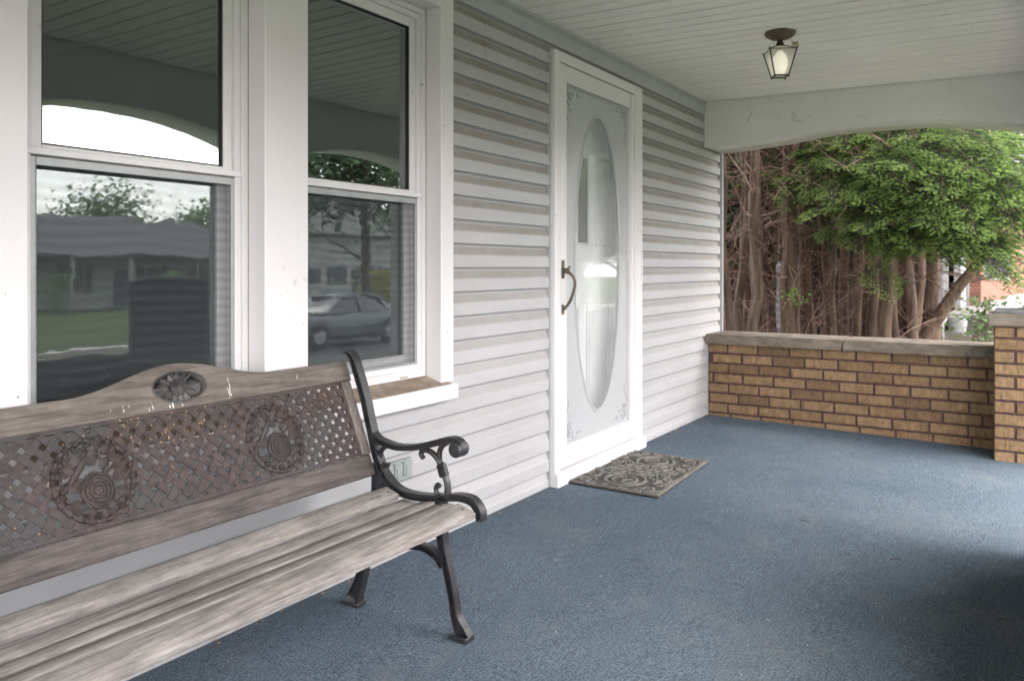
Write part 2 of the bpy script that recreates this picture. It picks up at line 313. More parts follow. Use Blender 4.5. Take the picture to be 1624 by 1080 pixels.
# ------------------------------------------------------------------ geometry helpers
class MB:
    def __init__(s): s.v = []; s.f = []; s.mi = []; s.cur = 0
    def add(s, vs, fs):
        o = len(s.v); s.v += [tuple(v) for v in vs]; s.f += [tuple(i+o for i in f) for f in fs]; s.mi += [s.cur]*len(fs)
    def box(s, x0, x1, y0, y1, z0, z1):
        s.add([(x, y, z) for x in (x0, x1) for y in (y0, y1) for z in (z0, z1)],
              [(0,1,3,2), (4,6,7,5), (0,4,5,1), (2,3,7,6), (0,2,6,4), (1,5,7,3)])
    def cbox(s, x0, x1, y0, y1, z0, z1, c=.003):
        """box with chamfered edges"""
        vs = []; X = (x0, x1); Y = (y0, y1); Z = (z0, z1); idx = {}
        for i in (0, 1):
            for j in (0, 1):
                for k in (0, 1):
                    sx, sy, sz = (c if i == 0 else -c), (c if j == 0 else -c), (c if k == 0 else -c)
                    for a, p in (('x', (X[i], Y[j]+sy, Z[k]+sz)), ('y', (X[i]+sx, Y[j], Z[k]+sz)), ('z', (X[i]+sx, Y[j]+sy, Z[k]))):
                        idx[(i, j, k, a)] = len(vs); vs.append(p)
        fs = []
        for i in (0, 1):
            r = [(i,0,0),(i,1,0),(i,1,1),(i,0,1)]; f = [idx[q+('x',)] for q in r]; fs.append(f if i else f[::-1])
            r = [(0,i,0),(1,i,0),(1,i,1),(0,i,1)]; f = [idx[q+('y',)] for q in r]; fs.append(f[::-1] if i else f)
            r = [(0,0,i),(1,0,i),(1,1,i),(0,1,i)]; f = [idx[q+('z',)] for q in r]; fs.append(f if i else f[::-1])
        for a in (0, 1):
            for b in (0, 1):
                fs.append([idx[(a,b,0,'x')], idx[(a,b,1,'x')], idx[(a,b,1,'y')], idx[(a,b,0,'y')]])
                fs.append([idx[(a,0,b,'x')], idx[(a,1,b,'x')], idx[(a,1,b,'z')], idx[(a,0,b,'z')]])
                fs.append([idx[(0,a,b,'y')], idx[(1,a,b,'y')], idx[(1,a,b,'z')], idx[(0,a,b,'z')]])
        for i in (0, 1):
            for j in (0, 1):
                for k in (0, 1): fs.append([idx[(i,j,k,'x')], idx[(i,j,k,'y')], idx[(i,j,k,'z')]])
        s.add(vs, fs)
    def prism(s, prof, y0, y1, axis='y'):
        """closed 2-D profile extruded along an axis; profile is (x,z) for y, (y,z) for x, (x,y) for z"""
        n = len(prof)
        mk = {'y': lambda p, t: (p[0], t, p[1]), 'x': lambda p, t: (t, p[0], p[1]), 'z': lambda p, t: (p[0], p[1], t)}[axis]
        vs = [mk(p, y0) for p in prof]+[mk(p, y1) for p in prof]
        s.add(vs, [(i, (i+1) % n, n+(i+1) % n, n+i) for i in range(n)]+[tuple(range(n))[::-1], tuple(range(n, 2*n))])
    def tube(s, pts, rad, seg=8, cap=True):
        pts = [Vector(p) for p in pts]; n = len(pts)
        rads = rad if isinstance(rad, (list, tuple)) else [rad]*n
        up = None; rings = []
        for i, p in enumerate(pts):
            t = (pts[min(i+1, n-1)]-pts[max(i-1, 0)])
            if t.length < 1e-9: t = Vector((0, 0, 1))
            t.normalize()
            if up is None: up = t.orthogonal().normalized()
            up = (up-t*up.dot(t)); up = up.normalized() if up.length > 1e-6 else t.orthogonal().normalized()
            w = t.cross(up)
            rings.append([p+(up*math.cos(2*PI*k/seg)+w*math.sin(2*PI*k/seg))*rads[i] for k in range(seg)])
        vs = [v for r in rings for v in r]
        fs = [(i*seg+k, i*seg+(k+1) % seg, (i+1)*seg+(k+1) % seg, (i+1)*seg+k) for i in range(n-1) for k in range(seg)]
        if cap: fs += [tuple(range(seg))[::-1], tuple(range((n-1)*seg, n*seg))]
        s.add(vs, fs)
    def lathe(s, prof, c, seg=24, axis='z'):
        vs = []
        for r, h in prof:
            for k in range(seg):
                a = 2*PI*k/seg; vs.append((c[0]+r*math.cos(a), c[1]+r*math.sin(a), c[2]+h))
        n = len(prof)
        s.add(vs, [(i*seg+k, i*seg+(k+1) % seg, (i+1)*seg+(k+1) % seg, (i+1)*seg+k) for i in range(n-1) for k in range(seg)])
    def mesh(s, name, mats, smooth=False):
        me = bpy.data.meshes.new(name); me.from_pydata(s.v, [], s.f)
        for m in (mats if isinstance(mats, (list, tuple)) else [mats]): me.materials.append(m)
        if any(s.mi): me.polygons.foreach_set('material_index', s.mi)
        bm = bmesh.new(); bm.from_mesh(me); bmesh.ops.recalc_face_normals(bm, faces=bm.faces); bm.to_mesh(me); bm.free()
        if smooth:
            me.polygons.foreach_set('use_smooth', [True]*len(me.polygons))
            try: me.set_sharp_from_angle(angle=math.radians(40))
            except Exception: pass
        return me
    def build(s, name, mats, parent=None, smooth=False, loc=None):
        return link(name, s.mesh(name, mats, smooth), parent, loc)
def link(name, me, parent=None, loc=None):
    o = bpy.data.objects.new(name, me); COL.objects.link(o)
    if parent is not None: o.parent = parent
    if loc is not None: o.location = loc
    return o
def empty(name, loc=(0,0,0), rz=0):
    o = bpy.data.objects.new(name, None); COL.objects.link(o); o.location = loc; o.rotation_euler = (0, 0, rz); o.empty_display_size = .1; return o
def tag(o, label=None, cat=None, group=None, kind=None):
    if label: o['label'] = label
    if cat: o['category'] = cat
    if group: o['group'] = group
    if kind: o['kind'] = kind
    return o
def copy_tree(o, parent=None):
    c = o.copy(); COL.objects.link(c)
    if parent is not None: c.parent = parent
    for ch in [x for x in bpy.data.objects if x.parent == o]: copy_tree(ch, c)
    return c
def catmull(pts, n=6):
    P = [Vector(p) for p in pts]; out = []
    for i in range(len(P)-1):
        p0 = P[max(i-1, 0)]; p1 = P[i]; p2 = P[i+1]; p3 = P[min(i+2, len(P)-1)]
        for k in range(n):
            t = k/n; out.append(.5*((2*p1)+(p2-p0)*t+(2*p0-5*p1+4*p2-p3)*t*t+(3*p1-p0-3*p2+p3)*t**3))
    out.append(P[-1]); return out
def plate(loops, thick, fn, mats, name, bevel=0, smooth=False):
    """2-D outlines (first outer, the rest holes) filled, given thickness and mapped by fn(u,v,w)"""
    cu = bpy.data.curves.new('c', 'CURVE'); cu.dimensions = '2D'; cu.fill_mode = 'BOTH'; cu.extrude = thick/2
    cu.bevel_depth = bevel; cu.bevel_resolution = 0
    for lp in loops:
        sp = cu.splines.new('POLY'); sp.points.add(len(lp)-1)
        for i, p in enumerate(lp): sp.points[i].co = (p[0], p[1], 0, 1)
        sp.use_cyclic_u = True
    o = bpy.data.objects.new('tmp', cu); COL.objects.link(o)
    dg = bpy.context.evaluated_depsgraph_get(); me = bpy.data.meshes.new_from_object(o.evaluated_get(dg))
    bpy.data.objects.remove(o); bpy.data.curves.remove(cu)
    me.name = name; me.materials.clear(); me.materials.append(mats)
    for v in me.vertices: v.co = Vector(fn(*v.co))
    bm = bmesh.new(); bm.from_mesh(me); bmesh.ops.remove_doubles(bm, verts=bm.verts, dist=1e-5); bmesh.ops.recalc_face_normals(bm, faces=bm.faces); bm.to_mesh(me); bm.free()
    return me
def ellipse(cx, cy, rx, ry, n=48, a0=0): return [(cx+rx*math.cos(2*PI*i/n+a0), cy+ry*math.sin(2*PI*i/n+a0)) for i in range(n)]
R = random.uniform

# ================================================================== SETTING: ground, street
def sst(t, a, b):
    t = min(1, max(0, (t-a)/(b-a))); return t*t*(3-2*t)
def gz(x, y): return -.32-max(.83*sst(x, 3.2, 8), .4*sst(y, 19, 28))
mb = MB()
gx = [-160, -80, -40, -20, -12, -8, -4, -2, 0, 1, 2, 3, 4, 5.4, 8, 11, 14, 18, 22, 26, 30, 40, 60, 100, 180]
gy = [-160, -80, -40, -20, -10, -5, 0, 3, 6, 9, 12, 15, 18, 20, 22, 24, 26, 28, 32, 40, 60, 100, 180]
mb.add([(x, y, gz(x, y)) for x in gx for y in gy], [(i*len(gy)+j, (i+1)*len(gy)+j, (i+1)*len(gy)+j+1, i*len(gy)+j+1) for i in range(len(gx)-1) for j in range(len(gy)-1)])
tag(mb.build('ground', M_LAWN, smooth=True), 'green lawn ground around the houses', None, None, 'structure')
mb = MB(); mb.box(-6, 1.9, 6.4, 15.4, -.5, -.3)
tag(mb.build('soil_bed', M_SOIL), 'bare brown soil and litter under the trees', None, None, 'structure')
mb = MB(); mb.box(8.6, 16.0, -90, 100, -1.4, -1.13)
tag(mb.build('road', M_ASPH), 'grey asphalt street in front of the porch', None, None, 'structure')
mb = MB(); mb.box(6.6, 7.9, -90, 100, -1.4, -1.0); tag(mb.build('pavement', M_PAVE), 'concrete pavement beside the street', None, None, 'structure')
mb = MB(); mb.box(17.6, 19.0, -90, 100, -1.4, -1.11); tag(mb.build('pavement', M_PAVE), 'concrete pavement on the far side of the street', None, None, 'structure')
mb = MB(); mb.prism([(3.1, -.31), (6.6, -.985), (6.6, -1.2), (3.1, -.6)], 3.95, 5.25)
tag(mb.build('path', M_PAVE), 'concrete path from the porch steps to the pavement', None, None, 'structure')
mb = MB(); mb.box(-40, 4.1, 31, 37, -1.0, -.70); tag(mb.build('driveway', M_CONC), 'pale concrete drive beyond the neighbouring house', None, None, 'structure')

# porch floor: carpet, falling slightly away from the house
SL = .021
mb = MB()
nx, ny = 12, 50
def fz(x): return -SL*x
vs = [(x, y, fz(x)+.0015*mnoise.noise(Vector((x*3, y*3, 0)))) for x in [2.5*i/nx for i in range(nx+1)] for y in [-2.9+9.0*j/ny for j in range(ny+1)]]
mb.add(vs, [(i*(ny+1)+j, (i+1)*(ny+1)+j, (i+1)*(ny+1)+j+1, i*(ny+1)+j+1) for i in range(nx) for j in range(ny)])
n0 = len(mb.v)
fl = mb.build('porch_floor', M_CARPET, smooth=True); tag(fl, 'blue outdoor carpet covering the porch floor', None, None, 'structure')
mb = MB(); mb.prism([(-.0, -.01), (2.5, -.01-SL*2.5), (2.5, -.6), (0, -.6)], -2.9, 6.1)
tag(mb.build('porch_slab', M_CONC), 'concrete slab under the porch carpet', None, None, 'structure')

# ================================================================== HOUSE: sheathing, siding, windows, doors
house = empty('house', (0, 0, 0)); tag(house, 'pale vinyl sided house wall with two white windows and a storm door', 'house')
HC = .0993; Z0 = 1.07-11*HC
EX = -.09
WY0, WY1, WZ0, WZ1 = .98, 2.54, .60, 2.10      # window group rough opening
DY0, DY1, DZ1 = 3.50, 4.45, 2.08
mb = MB()
for (a, b, c, d) in ((-3, WY0, -.6, 5), (WY0, WY1, -.6, WZ0-.02), (WY0, WY1, WZ1, 5), (WY1, DY0, -.6, 5), (DY0, DY1, DZ1+.03, 5), (DY0, DY1, -.6, -.005), (DY1, 6.05, -.6, 5)):
    mb.box(-.13, -.016, a, b, c, d)
mb.box(-8, -.016, 6.05, 6.07, -.6, 5); mb.box(-8, -.016, -3.1, -3.0, -.6, 5); mb.box(-8.1, -8, -3.1, 6.07, -.6, 5); mb.box(-8, -.016, -3, 6.05, 4.95, 5.0)
mb.build('sheathing', M_FRIEZE, house)
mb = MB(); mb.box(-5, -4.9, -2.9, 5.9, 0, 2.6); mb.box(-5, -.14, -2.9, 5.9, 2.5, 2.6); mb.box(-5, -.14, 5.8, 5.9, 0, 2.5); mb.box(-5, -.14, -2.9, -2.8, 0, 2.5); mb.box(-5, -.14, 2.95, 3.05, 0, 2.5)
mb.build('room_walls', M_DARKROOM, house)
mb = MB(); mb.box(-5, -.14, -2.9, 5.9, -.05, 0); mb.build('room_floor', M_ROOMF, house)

PROF = [(-.016, .0), (0, .0), (.0008, .003), (0, .050), (-.0045, .058), (-.0135, .083), (-.0145, .088), (-.0145, HC+.004), (-.016, HC+.004)]
scache = {}
def course(k, y0, y1, dx=0.0):
    key = (round(y1-y0, 4))
    if key not in scache:
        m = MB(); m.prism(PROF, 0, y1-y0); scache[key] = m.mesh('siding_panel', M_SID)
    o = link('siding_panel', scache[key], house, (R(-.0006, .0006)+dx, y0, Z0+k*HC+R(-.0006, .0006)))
    o.rotation_euler = (0, 0, R(-.0002, .0002))
for k in range(-2, 22):
    z0 = Z0+k*HC; z1 = z0+HC
    segs = []
    if z0 > 2.14: break
    if z1 <= .60: segs.append((-2.95, 3.438))
    else: segs += [(-2.95, .845), (2.632, 3.438)]
    if k >= 20:
        segs = [(-2.95, .845), (2.632, 2.90)]; course(k, 2.885, 5.672, .0015); course(k, 2.885, 2.889, .0022)
    if z1 < .62: segs.append((4.525, 5.735))
    elif z0 < 1.92: segs.append((4.525, 6.035))
    elif k < 20: segs.append((4.525, 5.672))
    if k >= 22: break
    for a, b in segs: course(k, a, b)
# first courses below the window where z1 crosses the sill are cut by the sill nosing; J channels, frieze and corner post
mb = MB()
for y in (.848, 2.617, 3.433, 4.518):
    mb.box(-.016, .007, y, y+.012, .60 if y < 3 else -.01, 2.165 if y < 3 else 2.14)
mb.box(-.016, .007, 2.617, 2.629, 2.165, 2.178)
mb.build('j_channel', M_FRIEZE, house)
mb = MB(); mb.box(-.016, .004, -2.95, 5.675, Z0+22*HC+.002-.0, 2.24); mb.box(-.016, .016, -2.95, 5.675, 2.242, 2.262); mb.box(-.016, .009, -2.95, 5.675, 2.232, 2.2415)
mb.build('frieze_board', M_FRIEZE, house)
mb = MB(); mb.box(-.05, .012, 6.045, 6.085, -.3, 4); mb.box(-.05, .0, 6.03, 6.0445, -.3, 4); mb.build('corner_post', M_HWHITE, house)
mb = MB(); mb.box(-.015, .006, 5.742, 5.752, -.03, .53); mb.box(-.015, .004, 5.672, 5.680, 1.93, 2.24); mb.build('end_channel', M_FRIEZE, house)

# window casings
mb = MB()
CZ0, CZB, CZT = .615, 2.09, 2.172
mb.cbox(-.125, .03, .862, .978, CZ0, CZT)                 # left casing
mb.cbox(-.125, .03, 2.534, 2.616, CZ0, CZT)               # right casing
mb.cbox(-.125, .03, .9785, 2.5335, CZB, CZT)              # head
mb.build('window_casing', M_WHITE, house)
mb = MB(); mb.cbox(-.125, .03, 1.664, 1.838, CZ0, CZB-.001); mb.build('window_casing', M_WHITE, house)
mb = MB(); mb.prism([(-.13, .655), (-.045, .638), (.056, .6105), (.056, .600), (-.13, .600)], .90, 2.575); mb.build('sill_top', M_DIRTSILL, house)
mb = MB(); mb.cbox(.0565, .064, .845, 2.602, .553, .612, .0015); mb.cbox(.0, .0562, 2.576, 2.602, .553, .612, .0015); mb.cbox(.0, .0562, .845, .871, .553, .612, .0015); mb.cbox(.0, .0562, .872, 2.575, .553, .5995, .0015)
mb.build('window_sill', M_WHITE, house)

def double_hung(y0, y1, label):
    """white vinyl window between y0 and y1 (outer frame edges)"""
    w = MB(); F = .040; zb, zt = .640, 2.088
    xf = -.045
    def ring(x0, x1, a, b, c, d, t, m, tb=None, tt=None, ch=.0015):
        tb = t if tb is None else tb; tt = t if tt is None else tt
        m.cbox(x0, x1, a, a+t, c, d, ch); m.cbox(x0, x1, b-t, b, c, d, ch)
        m.cbox(x0, x1, a+t+.0003, b-t-.0003, c, c+tb, ch); m.cbox(x0, x1, a+t+.0003, b-t-.0003, d-tt, d, ch)
    ring(-.115, xf, y0, y1, zb, zt, .022, w, .03, .022)
    ring(-.115, xf-.008, y0+.0225, y1-.0225, zb+.0305, zt-.0225, .020, w)
    o = w.build('window', M_WHITE2, house); tag(o, label)
    g = MB(); g.tube([(xf-.001, y0+.001, zb), (xf-.001, y0+.001, zt)], .0022, 5); g.tube([(xf-.001, y1-.001, zb), (xf-.001, y1-.001, zt)], .0022, 5); g.build('caulk_line', M_CAULK, o)
    a, b = y0+.0435, y1-.0435
    zm = 1.345
    # upper sash
    u = MB(); ring(-.088, -.066, a, b, zm-.004, zt-.043, .031, u, .030, .036)
    u.build('upper_sash', M_WHITE2, o)
    gk = MB(); ring(-.0845, -.070, a+.0315, b-.0315, zm+.0265, zt-.0795, .004, gk, .004, .004, .0005); ring(-.0905, -.0885, a+.038, b-.038, zm+.03, zt-.086, .004, gk, ch=.0005)
    gk.build('gasket', M_RUBBER, o)
    p = MB(); p.box(-.080, -.077, a+.030, b-.030, zm+.024, zt-.078); p.build('upper_glass', M_GLASS, o)
    # lower sash further in
    l = MB(); ring(-.112, -.092, a, b, zb+.052, zm+.010, .033, l, .036, .030); l.build('lower_sash', M_WHITE2, o)
    p = MB(); p.box(-.104, -.101, a+.031, b-.031, zb+.086, zm-.018); p.build('lower_glass', M_GLASSL, o)
    # screen: meeting rail flange then grey frame and mesh
    r = MB(); r.cbox(-.066, -.048, y0+.0235, y1-.0235, zm-.002, zm+.016, .0015)
    r.cbox(-.064, -.050, y0+.0235, y0+.032, zb+.031, zm-.0025, .001); r.cbox(-.064, -.050, y1-.032, y1-.0235, zb+.031, zm-.0025, .001); r.build('screen_channel', M_WHITE2, o)
    s = MB(); ring(-.064, -.0555, y0+.0340, y1-.0340, zb+.036, zm-.006, .021, s, .024, .021, .001); s.build('screen_frame', M_GREYFR, o)
    s = MB(); e = .0545; s.add([(-.060, y0+e, zb+.058), (-.060, y1-e, zb+.058), (-.060, y1-e, zm-.026), (-.060, y0+e, zm-.026)], [(0, 1, 2, 3)]); s.build('insect_screen', M_SCREEN, o)
    return o
double_hung(.982, 1.663, 'left double hung window partly hidden by the bench back')
wr = double_hung(1.840, 2.532, 'right double hung window beside the siding')
mb = MB(); mb.cbox(-.0465, -.0442, 2.375, 2.42, .645, .6515, .0004); mb.build('weep_cover', M_CAULK, wr)

# ---- storm door with inner door behind
X = .0
sd = MB()
def rect_ring(m, x0, x1, a, b, c, d, tl, tr, tb, tt, ch=.002):
    m.cbox(x0, x1, a, a+tl, c, d, ch); m.cbox(x0, x1, b-tr, b, c, d, ch)
    if tb: m.cbox(x0, x1, a+tl+.0002, b-tr-.0002, c, c+tb, ch)
    if tt: m.cbox(x0, x1, a+tl+.0002, b-tr-.0002, d-tt, d, ch)
rect_ring(sd, -.10, .026, 3.446, 4.510, .004, 2.135, .052, .108, 0, .050)
door = sd.build('door_frame', M_WHITE, house); tag(door, 'white frame of the storm door with screw heads down its side')
m = MB()
for z in (2.0, 1.78, 1.55, 1.28, 1.16, .96, .84, .45, .30, .18):
    m.lathe([(0, .002), (.003, .0015), (.004, 0)], (0, 0, 0), 8)
    for i in range(len(m.v)-24, len(m.v)):
        v = m.v[i]; m.v[i] = (.026+v[2], 4.49+v[0], z+v[1])
m.build('screw_heads', M_CAULK, door)['kind'] = 'stuff'
m = MB(); m.cbox(.0005, .048, 3.440, 4.522, -.012, .066, .004); m.build('threshold', M_WHITE, door)
m = MB(); rect_ring(m, -.028, .018, 3.502, 4.398, .072, 2.080, .070, .062, .105, .084)
m.cbox(.0182, .0235, 3.502, 3.560, .074, 2.078, .001); m.cbox(.0182, .0235, 4.355, 4.397, .074, 2.078, .001)
leaf = m.build('storm_door', M_WHITE, house); tag(leaf, 'white full glass storm door with frosted pane around a clear oval')
m = MB(); rect_ring(m, .0185, .0225, 3.5605, 4.346, .170, 2.003, .011, .011, .011, .011, .001); m.build('glazing_bead', M_WHITE, leaf)
GY0, GY1, GZ0, GZ1 = 3.570, 4.338, .175, 1.998
OC, OZ, ORX, ORZ = 3.958, 1.09, .268, .785
me = plate([[(GY0, GZ0), (GY1, GZ0), (GY1, GZ1), (GY0, GZ1)], ellipse(OC, OZ, ORX, ORZ, 64)], .004, lambda u, v, w: (.004+w, u, v), M_FROST, 'frosted_pane')
link('frosted_pane', me, leaf)
me = plate([ellipse(OC, OZ, ORX+.002, ORZ+.002, 64)], .003, lambda u, v, w: (.0+w, u, v), M_DGLASS, 'oval_pane'); link('oval_pane', me, leaf)
m = MB()
for k, (dr, rr) in enumerate(((.003, .0050), (.017, .0032))):
    pts = [(.0065, OC+(ORX+dr)*math.cos(a), OZ+(ORZ+dr)*math.sin(a)) for a in [2*PI*i/72 for i in range(73)]]; m.tube(pts, rr, 5)
m.build('oval_bevel', M_FROST, leaf, True)
# etched flourishes at the pane's corners
m = MB()
def flourish(cy, cz, sy, sz):
    def T(u, v): return (.0068, cy+sy*u, cz+sz*v)
    for (a, b, n, r0) in ((.03, .03, 26, .020), (.075, .03, 22, .014), (.03, .085, 22, .014), (.12, .025, 18, .010), (.025, .14, 18, .010), (.055, .055, 18, .008)):
        m.tube([T(a+r0*(1-i/n)*math.cos(i*.45+a*40), b+r0*(1-i/n)*math.sin(i*.45+b*40)) for i in range(n)], .0012, 4)
    m.tube([T(.012+.16*t, .012+.018*math.sin(t*9)) for t in [i/24 for i in range(25)]], .0012, 4)
    m.tube([T(.012+.018*math.sin(t*9), .012+.2*t) for t in [i/24 for i in range(25)]], .0012, 4)
    for i in range(9):
        a = R(0, PI/2); q = R(.03, .12); u0, v0 = q*math.cos(a), q*math.sin(a)
        m.tube([T(u0+t*.012, v0+t*.012+.004*math.sin(t*3)) for t in (0, .5, 1)], [.0006, .0028, .0006], 4)
flourish(GY1-.02, GZ1-.02, -1, -1); flourish(GY0+.02, GZ1-.02, 1, -1); flourish(GY1-.02, GZ0+.02, -1, 1); flourish(GY0+.02, GZ0+.02, 1, 1)
m.tube([(.0068, GY0+.02, GZ0+.015), (.0068, GY1-.02, GZ0+.015), (.0068, GY1-.015, GZ1-.015), (.0068, GY0+.02, GZ1-.015)], .001, 4)
m.build('etched_flourish', M_ETCH, leaf)
# handle
m = MB(); hy = 3.527
m.cbox(.0236, .030, hy-.014, hy+.014, 1.015, 1.105, .003); m.lathe([(.0, .0)], (0,0,0), 3) if False else None
m.cbox(.0236, .029, hy-.012, hy+.012, .835, .885, .003)
m.build('handle', M_BRONZE, leaf)
m = MB(); m.tube(catmull([(.030, hy, 1.05), (.055, hy+.004, 1.045), (.082, hy+.010, 1.015), (.085, hy+.012, .975), (.068, hy+.008, .915), (.046, hy+.003, .878), (.030, hy, .862)], 5), [.010]*6+[.0075]*25, 8)
m.cbox(.030, .062, hy-.008, hy+.008, 1.046, 1.066, .003); m.tube([(.055, hy, 1.066), (.066, hy+.004, 1.075)], .004, 6)
m.build('handle_grip', M_BRONZE, leaf, True)
m = MB(); m.tube([(-.001, 4.385, 1.02), (.03, 4.385, 1.02)], .003, 6) ; m.cbox(.0266, .0300, 4.492, 4.508, .99, 1.15, .001)
m.build('hinge', M_WHITE2, door)
# inner door
m = MB(); m.cbox(-.14, -.100, 3.50, 4.42, .02, 2.07, .002); inner = m.build('inner_door', simple('inner_door_white', (.86, .855, .86), .4, .02, 3), house); tag(inner, 'white inner door behind the storm door')
m = MB()
def mold(a, b, c, d, t=.018, x=-.0998, h=.010): rect_ring(m, x, x+h, a, b, c, d, t, t, t, t, .003)
mold(3.895, 4.045, 1.19, 1.69, .014); mold(4.13, 4.34, 1.19, 1.69, .012); mold(3.66, 3.93, .22, .86); mold(4.02, 4.30, .22, .86)
m.cbox(-.0998, -.092, 3.69, 3.90, .25, .83, .004); m.cbox(-.0998, -.092, 4.05, 4.27, .25, .83, .004)
m.build('door_moulding', M_WHITE2, inner)
for (a, b) in ((3.908, 4.032),):
    m = MB(); m.box(-.0995, -.0975, a, b, 1.203, 1.677); m.build('door_light', M_RUBBER, inner)

# outlet
m = MB(); oy0, oy1, oz0, oz1 = 2.235, 2.372, .283, .358
m.cbox(.001, .020, oy0, oy1, oz0, oz1, .003)
out = m.build('outlet_cover', M_OUTLET); tag(out, 'small grey green double outlet cover on the siding behind the bench armrest', 'outlet')
for a in (oy0+.028, oy0+.078):
    m = MB(); m.cbox(.0203, .027, a, a+.032, oz0+.012, oz1-.010, .003); m.cbox(.0272, .030, a+.009, a+.022, oz0+.016, oz1-.022, .001); m.cbox(.0205, .0285, a-.004, a+.036, oz1-.0095, oz1-.003, .001); m.build('outlet_flap', M_OUTLET, out)

# ================================================================== CEILING, BEAMS, ROOF
ceil = MB(); ceil.prism([(-.05, 2.30), (2.6, 2.30-.012*2.6), (3.1, 2.7), (2.6, 2.9), (-.05, 3.6)], -3.2, 6.35)
rf = ceil.build('porch_roof', M_ROOFB); tag(rf, 'sloping porch roof above the ceiling', None, None, 'structure')
cei = MB(); cei.box(-.015, 2.0, -2.9, 5.68, 2.2705, 2.2715)
for i in range(4, 8):
    v = cei.v[i]; cei.v[i] = (v[0], v[1], v[2]-.034)
cei = cei.build('porch_ceiling', M_GROOVE); tag(cei, 'white grooved plank ceiling of the porch', None, None, 'structure')
PW = .1035
pm = {}
def plank_mesh(kind):
    m = MB(); g = .0115
    prof = [(.0055, .002), (.0058, -.006), (.0075, -.0088), (PW-.0075, -.0088), (PW-.0058, -.006), (PW-.0055, .002)]
    for i, (a) in enumerate(prof): pass
    n = len(prof); vs = []
    for x in (0.0, 2.02):
        for p in prof: vs.append((x, p[0], p[1]-.0172*x))
    m.add(vs, [(i, (i+1) % n, n+(i+1) % n, n+i) for i in range(n)]+[tuple(range(n)), tuple(range(n, 2*n))])
    return m.mesh('ceiling_plank', M_CEIL)
pmesh = plank_mesh(0)
y = 5.675-PW; i = 0
while y > -2.9:
    link('ceiling_plank', pmesh, cei, (-.012, y, 2.2695-(.0012 if i % 2 else 0)+R(-.0004, .0004))); y -= PW; i += 1

def arch_z(y, c, half, zs, za): 
    t = (y-c)/half; return zs+(za-zs)*max(0, 1-abs(t)**2.2)
# end beam, its lower edge a shallow arch
AP = [(0.0, 1.932), (.14, 1.932), (.35, 1.945), (.57, 1.964), (.78, 1.990), (.95, 2.000), (1.20, 2.000), (1.45, 1.991), (1.65, 1.967), (1.85, 1.935), (2.02, 1.905), (2.12, 1.89)]
APs = [(p.x, p.y) for p in catmull([(a, b, 0) for a, b in AP], 5)]
beam = empty('porch_beam', (1.0, 5.8, 2.0)); tag(beam, 'wide pale clad beam over the end opening with shallow arched underside', 'beam')
def bfn(y0): return lambda u, v, w: (u-1.0, y0+w-5.8, v-2.0)
SEAM = [(0, 2.079), (2.12, 2.052)]
lower = [(.0, 2.072)]+APs+[(2.12, 2.045)]
lower = APs+[(2.12, 2.046), (0, 2.073)]
me = plate([lower], .012, bfn(5.688), M_BEAM, 'beam_board', .0015); link('beam_board', me, beam)
me = plate([[(0, 2.0745), (2.12, 2.0475), (2.12, 2.232), (0, 2.262)]], .012, bfn(5.6865), M_BEAM, 'beam_board', .0015); link('beam_board', me, beam)
me = plate([APs[:-1]+[(2.12, 1.888), (2.12, 2.232), (0, 2.262)]], .34, bfn(5.868), M_BEAM, 'beam_core'); 
link('beam_core', me, beam)
m = MB()
for i in range(1, len(APs)-1, 3):    # small fixing clips under the far edge
    u, v = APs[i]
    if .55 < u < 1.5: m.box(u-1.0-.004, u-1.0+.004, 6.028-5.8, 6.044-5.8, v-2.0-.008, v-2.0+.001)
m.build('soffit_clips', M_RUBBER, beam)['kind'] = 'stuff'
m = MB(); cr = [(.355, 2.20), (.353, 2.165), (.345, 2.15), (.33, 2.125), (.318, 2.10), (.315, 2.083)]
m.tube([(a-1.0, 5.680-5.8, b-2.0) for a, b in cr], [.0006, .001, .0014, .0018, .0028, .0012], 4); m.tube([(.64-1, 5.681-5.8, 2.064-2), (.70-1, 5.681-5.8, 2.05-2)], [.002, .0005], 4)
m.build('crack', M_RUBBER, beam)
# front beam with two arches (seen reflected in the windows)
fb = empty('porch_beam', (2.2, 2.0, 2.0)); tag(fb, 'long pale beam along the open front of the porch with arched openings', 'beam')
bot = []
spans = [(-2.9, 1.5, 1.62, 1.95), (1.78, 3.50, 1.81, 1.95), (3.75, 5.40, 1.80, 1.93)]
for (a, b, zs, za) in spans:
    c, h = (a+b)/2, (b-a)/2
    bot += [(a-.001, 1.50)] if a > -2 else []
    bot += [(a+(b-a)*i/20, arch_z(a+(b-a)*i/20, c, h, zs, za)) for i in range(21)]
    bot += [(b+.001, 1.50)]
bot = [(p[0], max(p[1], 1.60)) for p in bot]
me = plate([bot+[(5.675, 1.60), (5.675, 2.232), (-2.9, 2.232)]], .28, lambda u, v, w: (2.16+w-2.2, u-2.0, v-2.0), M_BEAM, 'beam_core', .002); link('beam_core', me, fb)
for ya, yb in ((1.5, 1.78), (3.50, 3.75)):
    m = MB(); cx = 2.2; cy = (ya+yb)/2
    m.cbox(2.06, 2.30, ya+.01, yb-.01, .70 if ya < 3 else -.05, 1.598, .006); m.cbox(2.04, 2.32, ya-.01, yb+.01, 1.52, 1.597, .004); m.cbox(2.04, 2.32, ya-.01, yb+.01, .592, .70, .004)
    o = m.build('porch_column', M_BEAM); tag(o, 'square pale column on the middle of the front brick wall' if ya < 2 else 'square pale column at the end of the front brick wall beside the steps', 'column')

